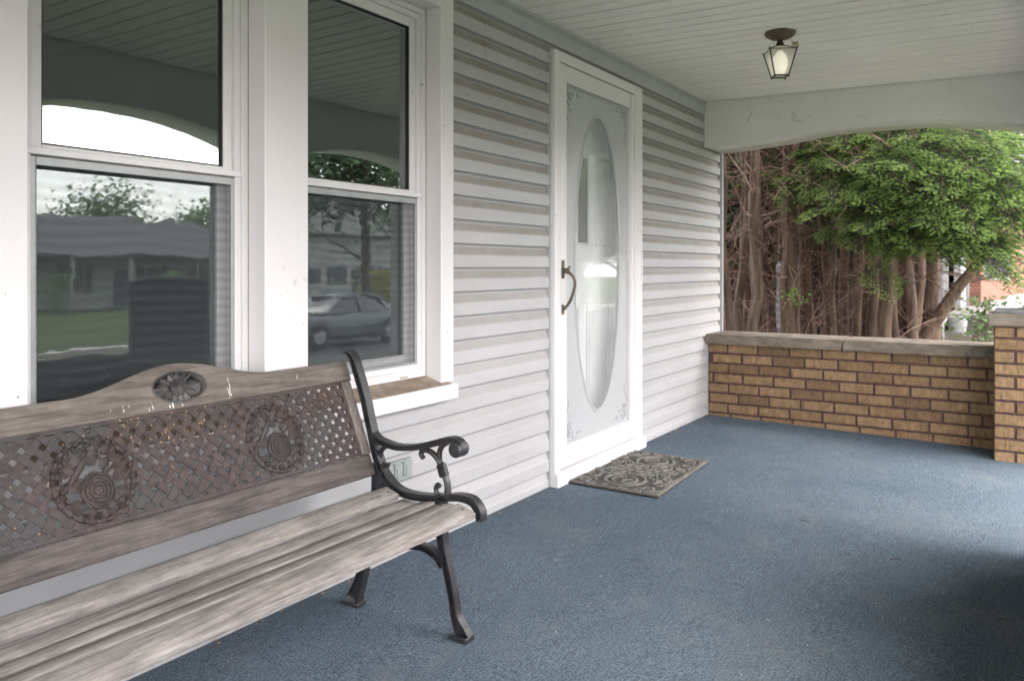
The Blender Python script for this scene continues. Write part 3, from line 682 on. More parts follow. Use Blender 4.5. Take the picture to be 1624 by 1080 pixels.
# ================================================================== BRICKWORK
bcache = {}
def brick(w, d, h, mat, parent, x, y, z, rz=0):
    key = (round(w, 3), round(d, 3), round(h, 3), mat.name)
    if key not in bcache:
        m = MB(); m.cbox(-w/2, w/2, -d/2, d/2, -h/2, h/2, .0025); bcache[key] = m.mesh('brick', mat)
    o = link('brick', bcache[key], parent, (x, y+R(-.0012, .0012), z+R(-.0008, .0008))); o.rotation_euler = (R(-.004, .004), R(-.004, .004), rz+R(-.003, .003)); return o
BH, BL, J = .0717, .2155, .0150
def cap_mesh(x0, x1, y0, y1, z0, z1, seed, name='cap_stone'):
    bm = bmesh.new(); bmesh.ops.create_cube(bm, size=1)
    L = max(x1-x0, y1-y0); ax = 0 if x1-x0 > y1-y0 else 1
    n = max(2, int(L/.03))
    for v in bm.verts: v.co = Vector((x0+(v.co.x+.5)*(x1-x0), y0+(v.co.y+.5)*(y1-y0), z0+(v.co.z+.5)*(z1-z0)))
    bmesh.ops.bevel(bm, geom=bm.edges[:], offset=.007, segments=2, affect='EDGES')
    es = [e for e in bm.edges if abs((e.verts[0].co-e.verts[1].co)[ax]) > L*.5]
    bmesh.ops.subdivide_edges(bm, edges=es, cuts=n, use_grid_fill=True)
    es = [e for e in bm.edges if abs((e.verts[0].co-e.verts[1].co)[1-ax]) > .05 or abs((e.verts[0].co-e.verts[1].co)[2]) > .03]
    bmesh.ops.subdivide_edges(bm, edges=es, cuts=3, use_grid_fill=True)
    for v in bm.verts:
        p = v.co*14+Vector((seed, 0, 0)); q = v.co*45
        v.co += Vector((0 if ax == 0 else mnoise.noise(p)*.006, mnoise.noise(p)*.006 if ax == 0 else 0, 0))
        v.co.z += mnoise.noise(q)*.0022
    me = bpy.data.meshes.new(name); bm.to_mesh(me); bm.free(); me.materials.append(M_STONE)
    me.polygons.foreach_set('use_smooth', [True]*len(me.polygons)); me.set_sharp_from_angle(angle=math.radians(50)); return me
def bond_x(parent, x0, x1, yface, sgn, ztop, rows, joints, mat=M_BRICK, depth=.045):
    """courses of bricks along x on a face at y=yface; joints(row)->x of a joint"""
    for r in range(rows):
        zc = ztop-BH*r-BH/2; j0 = joints(r); xs = []
        k = math.floor((x0-j0)/BL); x = j0+k*BL
        while x < x1:
            a, b = max(x, x0), min(x+BL, x1)
            if b-a > .035: brick(round(b-a-J, 3), depth, BH-J, mat, parent, (a+b)/2, yface+sgn*depth/2, zc)
            x += BL
def bond_y(parent, y0, y1, xface, sgn, ztop, rows, joints, mat=M_BRICK, depth=.045):
    for r in range(rows):
        zc = ztop-BH*r-BH/2; j0 = joints(r); k = math.floor((y0-j0)/BL); y = j0+k*BL
        while y < y1:
            a, b = max(y, y0), min(y+BL, y1)
            if b-a > .035: brick(round(b-a-J, 3), depth, BH-J, mat, parent, xface+sgn*depth/2, (a+b)/2, zc, PI/2)
            y += BL
ew = empty('brick_wall', (0.9, 5.9, 0)); tag(ew, 'low tan brick wall with stone cap at the far end of the porch', 'wall')
ZB = .521
def wr_(o, parent):
    o.matrix_parent_inverse = Matrix.Translation(parent.location).inverted()
m = MB(); m.box(.001, 1.90, 5.758, 6.02, -.35, ZB-.001); o = m.build('mortar', M_MORTAR, ew); wr_(o, ew)
before = set(bpy.data.objects)
JR = [.148, .035, .155, .042, .155, .010, .150, .17]
bond_x(ew, .004, 1.90, 5.75, 1, ZB, 8, lambda r: JR[r])
for o in set(bpy.data.objects)-before: wr_(o, ew)
for (a, b, s) in ((-.004, .93, 1.0), (.933, 1.90, 5.0)):
    o = link('cap_stone', cap_mesh(a if a < 0 else a, b, 5.700, 6.075, ZB-.004, .588, s), ew); wr_(o, ew)
# corner pier
pr = empty('brick_pier', (2.02, 5.64, 0)); tag(pr, 'square tan brick pier with stone cap at the right end of the low wall', 'pier')
PX0, PX1, PY0, PY1 = 1.802, 2.235, 5.425, 5.86
m = MB(); m.box(PX0+.008, PX1-.008, PY0+.008, PY1-.008, -.45, .733); wr_(m.build('mortar', M_MORTAR, pr), pr)
before = set(bpy.data.objects)
bond_x(pr, PX0, PX1, PY0, 1, .735, 12, lambda r: PX0+(.108 if r % 2 == 0 else 0))
bond_y(pr, PY0+.046, PY1, PX0, 1, .735, 12, lambda r: PY0+(.0 if r % 2 == 0 else .108))
for o in set(bpy.data.objects)-before: wr_(o, pr)
wr_(link('cap_stone', cap_mesh(PX0-.030, PX1+.03, PY0-.030, PY1+.03, .734, .801, 9.0), pr), pr)
cl = empty('brick_column', (2.09, 5.67, .80)); tag(cl, 'brown brick column rising from the cap of the corner pier', 'column')
m = MB(); m.box(-.125, .125, -.105, .105, .03, 1.06); m.build('mortar', M_MORTAR, cl)
m = MB(); m.cbox(-.285, .135, -.20, .14, .001, .022, .003) ; m.build('base_slab', simple('dark_slab', (.14, .145, .15), .8, .2, 10), cl)
for r in range(14):
    zc = .022+BH*(r+.5)
    for a, b in (((-.133, .083), (.083, .133)) if r % 2 else ((-.133, -.083), (-.083, .133))):
        brick(round(b-a-J, 3), .03, BH-J, M_RBRICK, cl, (a+b)/2, -.113+.015-.005, zc)
    brick(.2, .03, BH-J, M_RBRICK, cl, -.133+.012, 0, zc, PI/2)
# front low walls
def front_wall(y0, y1, label):
    w = empty('brick_wall', (2.27, (y0+y1)/2, 0)); tag(w, label, 'wall')
    m = MB(); m.box(2.148, 2.392, y0+.006, y1-.006, -.45, ZB-.001); wr_(m.build('mortar', M_MORTAR, w), w)
    before = set(bpy.data.objects)
    bond_y(w, y0, y1, 2.14, 1, ZB, 8, lambda r: y0+(.1 if r % 2 else 0)); bond_y(w, y0, y1, 2.40, -1, ZB, 10, lambda r: y0+(.1 if r % 2 else 0))
    bond_x(w, 2.188, 2.352, y0, 1, ZB, 8, lambda r: 2.188)
    for o in set(bpy.data.objects)-before: wr_(o, w)
    wr_(link('cap_stone', cap_mesh(2.10, 2.44, y0-.03, y1, ZB-.004, .588, y0), w), w)
front_wall(-2.9, 3.49, 'long low tan brick wall along the front of the porch, ending at the steps')
for k in range(1):
    mb = MB()
    for i in range(2): mb.cbox(2.5+.3*i, 2.5+.3*(i+1)+.02, 3.80, 5.38, -.6, -.15-.13*i, .006)
    tag(mb.build('porch_steps', M_PAVE), 'concrete steps down from the porch entrance', None, None, 'structure')
for ya, yb in ((1.49, 1.79),): pass

# ================================================================== PARK BENCH
bench = empty('bench', (.3, 1.28, 0)); tag(bench, 'weathered wooden slat bench with black cast iron ends and brown lattice back', 'bench')
def inb(o): wr_(o, bench); return o
BY0, BY1 = .618, 1.888         # slat ends
# seat slats
tops = [((.312, .401), (.365, .382)), ((.378, .373), (.434, .370)), ((.445, .374), (.499, .379)), ((.5115, .379), (.569, .388)), ((.583, .392), (.648, .372))]
for i, ((xa, za), (xb, zb)) in enumerate(tops):
    d = Vector((xb-xa, zb-za)); L = d.length; u = d.normalized(); nrm = Vector((u.y, -u.x))     # nrm points down
    th = .021; r = .0028
    P = [(0, r), (r*.4, r*.4), (r, 0), (L-r, 0), (L-r*.4, r*.4), (L, r), (L, th-r), (L-r, th), (r, th), (0, th-r)]
    m = MB(); ns = 40; prof = [(xa+u.x*p+nrm.x*q, za+u.y*p+nrm.y*q) for p, q in P]
    vs = []; n = len(prof)
    for k in range(ns+1):
        yy = BY0+(BY1-BY0)*k/ns
        for (px, pz) in prof:
            e = mnoise.noise(Vector((px*30, yy*5, pz*30+i*7)))
            vs.append((px+e*.0008, yy, pz+e*.0010))
    m.add(vs, [(k*n+a, k*n+(a+1) % n, (k+1)*n+(a+1) % n, (k+1)*n+a) for k in range(ns) for a in range(n)]+[tuple(range(n)), tuple(range(ns*n, ns*n+n))])
    s_ = inb(m.build('seat_slat', M_WOOD, bench, True))
    for yb_ in (BY0+.02, BY1-.02): mm = MB(); mm.lathe([(0, .0022), (.004, .0016), (.005, 0)], ((xa+xb)/2, yb_, (za+zb)/2), 10); mm.build('bolt', M_IRON, s_)
# backrest plane: origin P0, up e, normal n
PB = Vector((.265, .41)); EB = Vector((-.378, .926)).normalized(); NB = Vector((.926, .378)).normalized()
def bk(y, s, t): return (PB.x+EB.x*s+NB.x*t, y, PB.y+EB.y*s+NB.y*t)
YC = 1.305
# bottom rail
def back_board(y0, y1, s0, s1, t0, t1, mat, name='rail', c=.004):
    m = MB(); m.cbox(t0, t1, y0, y1, s0, s1, c); m.v = [bk(v[1], v[2], v[0]) for v in m.v]; return inb(m.build(name, mat, bench))
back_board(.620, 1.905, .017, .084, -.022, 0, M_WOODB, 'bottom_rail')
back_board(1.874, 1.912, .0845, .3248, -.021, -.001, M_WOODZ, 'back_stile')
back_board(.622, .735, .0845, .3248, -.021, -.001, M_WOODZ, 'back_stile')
# top rail outline with arched middle and an oval hole
prof = []
for i in range(61):
    y = 1.912-(1.912-.620)*i/60; d = abs(y-YC)
    s = .3855+(.0555*(.5+.5*math.cos(PI*min(1, d/.30))) if d < .30 else 0)
    prof.append((y, s))
ECY, ECS, ERY, ERS = 1.307, .380, .078, .0405
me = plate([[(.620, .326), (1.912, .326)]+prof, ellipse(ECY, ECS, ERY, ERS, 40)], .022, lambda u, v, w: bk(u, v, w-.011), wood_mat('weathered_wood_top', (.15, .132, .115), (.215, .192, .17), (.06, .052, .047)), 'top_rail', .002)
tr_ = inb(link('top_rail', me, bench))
# dribbles on the rail
m = MB()
for (y, s0, s1, w) in ((1.455, .385, .335, .0030), (1.447, .36, .33, .0024), (1.30, .343, .328, .0024), (1.275, .340, .329, .003), (1.265, .335, .33, .0032), (1.215, .35, .33, .0018), (1.208, .337, .330, .0022), (1.14, .352, .336, .0016), (1.158, .35, .346, .0016), (1.11, .345, .343, .0016), (1.50, .42, .40, .0012), (1.70, .37, .355, .0014)):
    n = int(6+abs(s1-s0)*380); yy = y
    for k in range(n):
        yy += R(-.0012, .0012); q = k/n; ss = s0+(s1-s0)*q+R(-.002, .002); r_ = w*R(.15, .95)*(.5+.7*q); c_ = 7; a0 = R(0, 6)
        pts = [bk(yy+r_*R(.5, 1.2)*math.cos(a0+2*PI*j/c_), ss+r_*R(.7, 1.9)*math.sin(a0+2*PI*j/c_), .0024) for j in range(c_)]
        m.add(pts+[bk(yy, ss, .0036)], [(j, (j+1) % c_, c_) for j in range(c_)])
m.build('bird_droppings', M_DROP, tr_)['kind'] = 'stuff'

def leafshape(m, y, s, ang, L, W, t=.003, fn=bk, curl=.004):
    ca, sa = math.cos(ang), math.sin(ang); n = 6; vs = []
    for i in range(n+1):
        q = i/n; w = W*math.sin(PI*q**.8)*.5
        for j, (k, h) in enumerate(((-1, 0), (0, curl), (1, 0))):
            a, b = q*L, k*w; vs.append(fn(y+a*ca-b*sa, s+a*sa+b*ca, t+h))
    o = len(vs)
    vs += [fn(y+(i/n)*L*ca, s+(i/n)*L*sa, t-.003) for i in range(n+1)]
    fs = []
    for i in range(n):
        for j in range(2): fs.append((i*3+j, (i+1)*3+j, (i+1)*3+j+1, i*3+j+1))
        fs.append((i*3, o+i, o+i+1, (i+1)*3)); fs.append((i*3+2, (i+1)*3+2, o+i+1, o+i))
    m.add(vs, fs)
def rose(m, y, s, r, t, fn=bk, yk=1.0):
    # domed disc plus spiral petal ridges
    seg = 20; rings = [(1, -.002), (.95, .002), (.6, .0045), (.3, .006), (0.02, .007)]; vs = []
    for (q, h) in rings:
        for k in range(seg):
            a = 2*PI*k/seg; rr = r*q*(1+.06*math.sin(5*a)); vs.append(fn(y+rr*math.cos(a)*yk, s+rr*math.sin(a), t+h))
    m.add(vs, [(i*seg+k, i*seg+(k+1) % seg, (i+1)*seg+(k+1) % seg, (i+1)*seg+k) for i in range(len(rings)-1) for k in range(seg)])
    for ring, (q, n) in enumerate(((.9, 5), (.68, 4), (.46, 4), (.26, 3))):
        for i in range(n):
            a0 = 2*PI*i/n+ring*.7; a1 = a0+2*PI/n*1.15
            pts = []
            for k in range(8):
                a = a0+(a1-a0)*k/7; rr = r*q*(1-.12*abs(k/3.5-1)**2); pts.append(fn(y+rr*math.cos(a)*yk, s+rr*math.sin(a), t+.003+.004*(1-q)+.0025))
            m.tube(pts, [r*.02]+[r*.055]*6+[r*.02], 5)
# emblem in the rail
m = MB()
m.tube([bk(ECY+ERY*math.cos(a), ECS+ERS*math.sin(a), .001) for a in [2*PI*i/48 for i in range(49)]], .0032, 6)
rose(m, ECY, ECS, .024, -.006)
for i in range(11):
    a = 2*PI*i/11+.2; L = .024+.022*abs(math.cos(a)); leafshape(m, ECY+.018*math.cos(a), ECS+.014*math.sin(a), a+R(-.25, .25), L, .020, -.008+R(-.001, .002))
for i in range(8):
    a = 2*PI*i/8; m.tube([bk(ECY+.02*math.cos(a), ECS+.015*math.sin(a), -.008), bk(ECY+ERY*.97*math.cos(a+.15), ECS+ERS*.97*math.sin(a+.15), -.007)], .0022, 5)
m.build('rose_emblem', M_EMBLEM, tr_, True)
# lattice panel
LY0, LY1, LS0, LS1 = .737, 1.872, .0855, .3245
m = MB()
def fbar(a, b, c, d, t0, t1):
    k = len(m.v); m.cbox(t0, t1, a, b, c, d, .0012)
    for i in range(k, len(m.v)): v = m.v[i]; m.v[i] = bk(v[1], v[2], v[0])
bw = .011
fbar(LY0, LY1, LS0, LS0+bw, -.012, -.002); fbar(LY0, LY1, LS1-bw, LS1, -.012, -.002); fbar(LY0, LY0+bw, LS0+bw, LS1-bw, -.012, -.002); fbar(LY1-bw, LY1, LS0+bw, LS1-bw, -.012, -.002)
panel = inb(m.build('lattice_panel', M_LATTICE, bench)); tag(panel, 'brown woven lattice panel with two rose medallions')
MED = [(1.040, .196), (1.564, .196)]; MR = .098
m = MB(); P_ = .0300; HW = .0080
def inside(y, s, mar=0):
    if not (LY0+mar < y < LY1-mar and LS0+mar < s < LS1-mar): return False
    return all((y-a)**2+(s-b)**2 > (MR-.010)**2 for a, b in MED)
r2 = math.sqrt(.5)
cyo, cso = 1.305, .205
N = 30
def rot(a, b): return (cyo+(a-b)*r2, cso+(a+b)*r2)
def slab(a0, a1, b0, b1, t0, t1, mid=0):
    """block in rotated lattice coordinates, bulging in the middle"""
    vs = []
    for a in (a0, a1):
        for b in (b0, b1):
            y, s = rot(a, b); vs.append(bk(y, s, t0)); vs.append(bk(y, s, t1))
    m.add(vs, [(0,1,3,2), (4,6,7,5), (0,4,5,1), (2,3,7,6), (0,2,6,4), (1,5,7,3)])
for i in range(-N, N+1):
    for j in range(-N, N+1):
        a, b = i*P_, j*P_; y, s = rot(a, b)
        if not inside(y, s, .002): continue
        over = (i+j) % 2 == 0
        jt = R(-.0006, .0006)
        if over:
            slab(a-P_*.50, a+P_*.50, b-HW, b+HW, -.0060, -.0025+jt); slab(a-HW, a+HW, b-P_*.5, b+P_*.5, -.0075, -.0045)
        else:
            slab(a-HW, a+HW, b-P_*.50, b+P_*.50, -.0060, -.0025+jt); slab(a-P_*.5, a+P_*.5, b-HW, b+HW, -.0075, -.0045)
m.build('woven_strips', M_LATTICE, panel)
for (my, ms) in MED:
    m = MB()
    for q in (.004, .020): m.tube([bk(my+(MR-q)*math.cos(a)*.97, ms+(MR-q)*math.sin(a), -.004) for a in [2*PI*i/56 for i in range(57)]], .0060, 6)
    for i in range(44):
        a = 2*PI*i/44; q = MR-.012
        leafshape(m, my+q*math.cos(a)-.006*math.cos(a+PI/2), ms+q*math.sin(a)-.006*math.sin(a+PI/2), a+PI/2+.6*(-1)**i, .021, .014, .001+.0015*(i % 2), curl=.005)
    rose(m, my+.003, ms-.026, .043, -.001)
    for (dy, ds, an, L, W) in ((-.030, -.012, PI*.90, .046, .034), (.040, -.006, .25, .044, .032), (.040, -.034, -.35, .038, .028), (-.018, -.060, -1.9, .028, .026), (.006, -.064, -1.5, .026, .030), (.026, -.055, -1.0, .028, .026), (-.036, -.040, -2.6, .038, .026),
                               (.0, .045, 1.2, .034, .03), (-.012, .035, .6, .034, .028), (.03, .075, 2.6, .034, .026), (-.03, .055, .4, .03, .024), (.055, .05, 1.6, .028, .024), (-.06, .04, .9, .028, .024), (.03, .050, .9, .034, .028), (.035, .040, .15, .042, .028), (.045, .018, -.1, .036, .026), (.012, .060, 1.7, .028, .026), (-.02, .012, -1.0, .030, .02), (-.055, .018, 2.6, .03, .02), (.018, .020, .8, .036, .026), (-.01, .07, 2.2, .022, .018)):
        leafshape(m, my+dy, ms+ds, an, L, W, 0, curl=.006)
        m.tube([bk(my+dy, ms+ds, .003), bk(my+dy+L*.9*math.cos(an), ms+ds+L*.9*math.sin(an), .004)], [.0018, .0006], 4)
    m.tube([bk(my+dy, ms+ds, -.002) for dy, ds in ((.003, -.09), (0, -.06), (.02, .0), (.035, .03), (.02, .05), (.03, .085))], .004, 5)
    m.tube([bk(my+dy, ms+ds, -.002) for dy, ds in ((-.09, -.01), (-.06, .0), (-.03, .005), (.02, .0), (.06, .03), (.085, .03))], .004, 5)
    m.tube([bk(my+dy, ms+ds, .001) for dy, ds in ((-.060, -.004), (-.044, .015), (-.030, .032), (-.016, .047), (-.008, .054))], [.003, .009, .011, .007, .005], 7)
    m.tube([bk(my-.006, ms+.055, .001), bk(my+.022, ms+.042, .001)], [.0025, .0008], 5)
    leafshape(m, my-.030, ms+.032, 1.9, .046, .026, .003); leafshape(m, my-.038, ms+.022, 2.7, .044, .026, .003); leafshape(m, my-.054, ms+.000, -2.4, .03, .018, 0)
    m.build('rose_medallion', M_LATTICE, panel, True)
m = MB()
for i in range(90):
    y = R(.85, 1.85) if i < 30 else random.gauss(1.22, .13); s = R(.10, .32) if i < 25 else R(.24, .325)
    if not inside(y, s, .005): continue
    q = R(.0008, .002); m.add([bk(y-q, s, -.0015), bk(y, s-q*1.5, -.0015), bk(y+q, s, -.0015), bk(y, s+q*1.5, -.0012)], [(0, 1, 2, 3)])
m.build('seed_specks', M_SAND, panel)['kind'] = 'stuff'

# cast iron ends
def iron(m, pts, w, yc, d=.030, web=.006, fl=.0045):
    """H-section bar along an x-z path: web plus two flanges"""
    P = catmull([(p[0], p[1], 0) for p in pts], 6); n = len(P)
    W = [w]*n if not isinstance(w, (list, tuple)) else [w[min(len(w)-1, int(i/6))]*(1-(i % 6)/6)+w[min(len(w)-1, int(i/6)+1)]*((i % 6)/6) for i in range(n)]
    nr = []
    for i in range(n):
        t = (P[min(i+1, n-1)]-P[max(i-1, 0)]).normalized(); nr.append(Vector((-t.y, t.x, 0)))
    def strip(o0, o1, dd):
        vs = []
        for i in range(n):
            for (oo, yy) in ((o0, -1), (o0, 1), (o1, 1), (o1, -1)):
                q = P[i]+nr[i]*(W[i]/2*oo if abs(oo) == 1 else (W[i]/2-fl)*(1 if oo > 0 else -1)); vs.append((q.x, yc+yy*dd/2, q.y))
        m.add(vs, [(i*4+a, i*4+(a+1) % 4, (i+1)*4+(a+1) % 4, (i+1)*4+a) for i in range(n-1) for a in range(4)]+[(0,1,2,3), tuple(range(4*n-4, 4*n))])
    strip(1, .5, d); strip(-.5, -1, d); strip(.5, -.5, web)
def bench_end(yc, parent):
    m = MB()
    iron(m, [(.115, .798), (.140, .797), (.160, .775), (.182, .722), (.206, .660), (.222, .603), (.236, .557), (.248, .51), (.266, .465), (.296, .421), (.345, .388), (.416, .380), (.508, .390), (.575, .402), (.622, .397), (.646, .372), (.650, .345)],
         [.014, .018, .021]+[.022]*7+[.022, .022, .020, .021, .023, .023, .019], yc)
    o = inb(m.build('end_frame', M_IRON, parent, True))
    m = MB()
    iron(m, [(.232, .566), (.248, .546), (.275, .530), (.345, .520), (.428, .532), (.500, .553), (.545, .566), (.575, .561), (.588, .545)], [.010, .015, .018, .018, .018, .020, .019, .016, .012], yc, .028)
    m.tube([(.586, yc-.021, .543), (.586, yc+.021, .543)], .001, 5)
    for (rr, cx, cz) in ((.023, .570, .541),):
        m.tube([(cx, yc-.024, cz), (cx, yc-.02, cz), (cx, yc+.02, cz), (cx, yc+.024, cz)], [rr*.8, rr, rr, rr*.8], 16)
    inb(m.build('armrest', M_IRON, parent, True))
    m = MB()
    def scroll(pts, rads):
        P = catmull([(a, yc, b) for a, b in pts], 6); n = len(P)
        rr = [rads[0]+(rads[1]-rads[0])*i/(n-1) for i in range(n)]; m.tube(P, rr, 8)
    scroll([(.300, .520), (.280, .508), (.268, .488), (.270, .468), (.284, .455), (.298, .458), (.300, .466)], (.008, .007)); inb(m.build('armrest_scroll', M_IRON, parent, True)); m = MB()
    scroll([(.440, .497), (.430, .508), (.436, .520), (.452, .523), (.472, .518), (.495, .500), (.512, .472), (.527, .440), (.530, .412), (.528, .394)], (.0075, .011))
    scroll([(.530, .398), (.510, .392), (.492, .398), (.486, .414), (.493, .426), (.503, .420)], (.008, .0065))
    scroll([(.506, .480), (.500, .500), (.500, .525), (.512, .545), (.530, .556)], (.008, .009))
    for (cx, cz) in ((.507, .482), (.511, .470), (.515, .460)): m.tube([(cx-.012, yc, cz-.004), (cx, yc, cz), (cx+.013, yc, cz+.004)], [.009, .014, .009], 8)
    inb(m.build('armrest_scroll', M_IRON, parent, True))
    m = MB(); iron(m, [(.505, .385), (.508, .33), (.512, .26), (.527, .20), (.542, .146), (.553, .10), (.562, .052), (.585, .012), (.606, -.004)], [.030, .028, .026, .024, .023, .022, .025, .038, .026], yc, .026)
    m.cbox(.548, .612, yc-.021, yc+.021, -.0125, .004, .002)
    inb(m.build('leg', M_IRON, parent, True))
    m = MB(); iron(m, [(.262, .46), (.262, .38), (.240, .27), (.212, .17), (.186, .08), (.158, .015)], [.046, .040, .032, .028, .032, .050], yc, .028); m.cbox(.118, .190, yc-.021, yc+.021, -.004, .010, .002)
    inb(m.build('leg', M_IRON, parent, True))
    m = MB(); iron(m, [(.226, .21), (.30, .214), (.369, .225), (.440, .232), (.490, .218), (.520, .195)], [.030, .022, .020, .020, .024, .034], yc, .026); inb(m.build('brace', M_IRON, parent, True))
bench_end(1.912, bench); bench_end(.594, bench)

# ================================================================== DOORMAT
mat = empty('doormat', (.258, 3.955, 0), .012); tag(mat, 'brown rubber scrollwork doormat at the foot of the storm door', 'doormat')
mat.rotation_euler = (0, math.atan(SL), math.radians(2.2)); mat.location.z = fz(.258)+.003
m = MB(); m.cbox(-.243, .243, -.405, .405, 0, .007, .002); m.build('mat_base', M_MATD, mat)
m = MB()
def rib(pts, w=.0085, h=.0135, closed=False):
    P = [Vector((p[0], p[1], 0)) for p in pts]; n = len(P); vs = []
    for i in range(n):
        a = P[(i-1) % n] if closed else P[max(i-1, 0)]; b = P[(i+1) % n] if closed else P[min(i+1, n-1)]
        t = (b-a); t = t.normalized() if t.length > 1e-9 else Vector((1, 0, 0)); q = Vector((-t.y, t.x, 0))*w
        for k, z in ((1, .006), (.75, h), (-.75, h), (-1, .006)): c = P[i]+q*k; vs.append((c.x, c.y, z))
    fs = [(i*4+a, i*4+a+1, ((i+1) % n)*4+a+1, ((i+1) % n)*4+a) for i in range(n if closed else n-1) for a in range(3)]
    if not closed: fs += [(0, 1, 2, 3), (4*n-1, 4*n-2, 4*n-3, 4*n-4)]
    m.add(vs, fs)
rib([(-.228, -.390), (.228, -.390), (.228, .390), (-.228, .390)], .013, .012, True)
for s in (-1, 1):
    rib(ellipse(0, s*.215, .098, .112, 36), .009, .0138, True)
    rib(ellipse(0, s*.225, .060, .066, 28), .008, .0138, True)
    rib([(-.03, s*.195), (.0, s*.235), (.03, s*.195)], .006, .0132); rib([(0, s*.20), (0, s*.27)], .006, .0128)
    for t in (-1, 1):
        # corner scrolls
        def spiral(cx, cy, r0, turns, a0, d, w=.0075): rib([(cx+r0*(1-.78*i/26)*math.cos(a0+d*turns*2*PI*i/26), cy+r0*(1-.78*i/26)*math.sin(a0+d*turns*2*PI*i/26)) for i in range(27)], w)
        spiral(t*.165, s*.320, .052, 1.3, 0, s*t); spiral(t*.178, s*.215, .040, 1.1, 1.0, -s*t); spiral(t*.120, s*.355, .030, 1.0, 2.0, s*t)
        spiral(t*.185, s*.105, .038, 1.2, .4, s*t); spiral(t*.150, s*.035, .036, 1.0, 1.4, -s*t)
        spiral(t*.045, s*.365, .022, .9, 0, s*t)
        for o_ in (-.045, 0, .045):
            rib([(t*(.02+.11*q)+o_*.7, s*(-.105+.21*q)-o_*t*s*.7) for q in [i/8-.0 for i in range(9)]], .0075, .0135)
        rib([(t*.205, s*(.14+.02*i)) for i in range(5)], .006); rib([(t*(.09+.012*i), s*(.12+.012*i*(1 if i % 2 else .3))) for i in range(7)], .006)
m.build('mat_scrollwork', M_MATR, mat)

# ================================================================== CEILING LAMP
LX, LY, LZ = .925, 4.14, 2.2449
lamp = empty('ceiling_lamp', (LX, LY, LZ)); tag(lamp, 'bronze lantern lamp glowing under the porch ceiling', 'lamp')
m = MB(); m.lathe([(0, 0), (.074, 0), (.076, -.006), (.070, -.020), (.045, -.034), (.022, -.040), (.0, -.040)], (0, 0, 0), 28); m.build('canopy', M_LAMPM, lamp, True)
m = MB(); m.lathe([(.0, -.038), (.016, -.038), (.013, -.048), (.018, -.056), (.018, -.064), (.024, -.068), (.026, -.074), (0, -.076)], (0, 0, 0), 18); m.build('neck', M_LAMPK, lamp, True)
ang = math.radians(28); hw, hb = .0655, .034
def cn(i, r, z):
    a = ang+PI/4+i*PI/2; return Vector((r*math.sqrt(2)*math.cos(a), r*math.sqrt(2)*math.sin(a), z))
zt_, zb_, zr = -.098, -.222, -.072
m = MB()
for i in range(4):
    m.tube([cn(i, hw, zt_), cn(i, hb, zb_)], .0036, 6); m.tube([cn(i, hw, zt_), cn(i+1, hw, zt_)], .0022, 6); m.tube([cn(i, hb, zb_), cn(i+1, hb, zb_)], .0034, 6)
    m.tube([cn(i, hw, zt_), cn(i, .016, zr)], .0026, 6); m.tube([cn(i, hw, zt_+.001), cn(i, hw+.004, zt_+.010)], [.004, .002], 6); m.tube([cn(i, hb, zb_-.0), cn(i, hb, zb_-.010)], [.0045, .003], 6)
m.build('lantern_frame', M_LAMPK, lamp, True)
for i in range(4):
    m = MB(); m.add([cn(i, hw-.002, zt_), cn(i+1, hw-.002, zt_), cn(i+1, hb-.001, zb_), cn(i, hb-.001, zb_)], [(0, 1, 2, 3)]); m.build('lantern_pane', M_LPANE, lamp)
    m = MB(); m.add([cn(i, hw-.002, zt_), cn(i+1, hw-.002, zt_), cn(i+1, .014, zr), cn(i, .014, zr)], [(0, 1, 2, 3)]); m.build('lantern_roof_pane', M_LPANE, lamp)
m = MB(); m.lathe([(.0, -.217), (.022, -.212), (.031, -.19), (.037, -.160), (.036, -.135), (.026, -.112), (.012, -.098), (0, -.090)], (0, 0, 0), 20); m.build('bulb', M_BULB, lamp, True)
m = MB(); pts = [(.0+.012*math.sin(t*3), t*.045, 0) for t in [i/8 for i in range(9)]]
vs = []
for i in range(9):
    t = i/8; bx, by = .060*math.cos(.2)+.0, .0
    p = Vector((.050+.036*t, .018+.012*math.sin(t*4), -.048-.006*t)); vs += [p, p+Vector((.004, 0, -.030+.006*math.sin(t*5)))]
m.add(vs, [(2*i, 2*i+1, 2*i+3, 2*i+2) for i in range(8)]); m.tube([(.05, .018, -.034), (.052, .018, -.052)], .0012, 4); m.build('paper_tag', M_TAG, lamp)

# ================================================================== FOLDED CHAIR leaning on the front wall, just out of view
ch = empty('unseen_folded_chair', (2.06, 2.96, fz(2.06))); tag(ch, 'unseen black fabric folding chair leaning against the front brick wall, just out of view', 'chair')
me = plate([[(-.25+.06-.06*math.cos(a), .98+.06*math.sin(a)) for a in [i*PI/12 for i in range(7)]]+[(.25-.06+.06*math.sin(a), .98+.06*math.cos(a)) for a in [i*PI/12 for i in range(7)]]+[(.25, .12), (-.25, .12)]], .035, lambda u, v, w: (w+.02+(v-.5)*.05, u, v), M_CHAIRF, 'unseen_chair_back_cloth', .006)
link('unseen_chair_back_cloth', me, ch)
m = MB()
for s in (-1, 1):
    m.tube([(-.012, s*.265, .012), (.02, s*.262, .5), (.05, s*.25, .99), (.053, s*.2, 1.045), (.053, 0, 1.05)], .012, 8); m.tube([(.055, s*.24, .012), (.035, s*.24, .5)], .011, 8)
m.tube([(-.005, -.262, .1), (-.005, .262, .1)], .009, 8); m.build('unseen_chair_frame', M_IRON, ch, True)

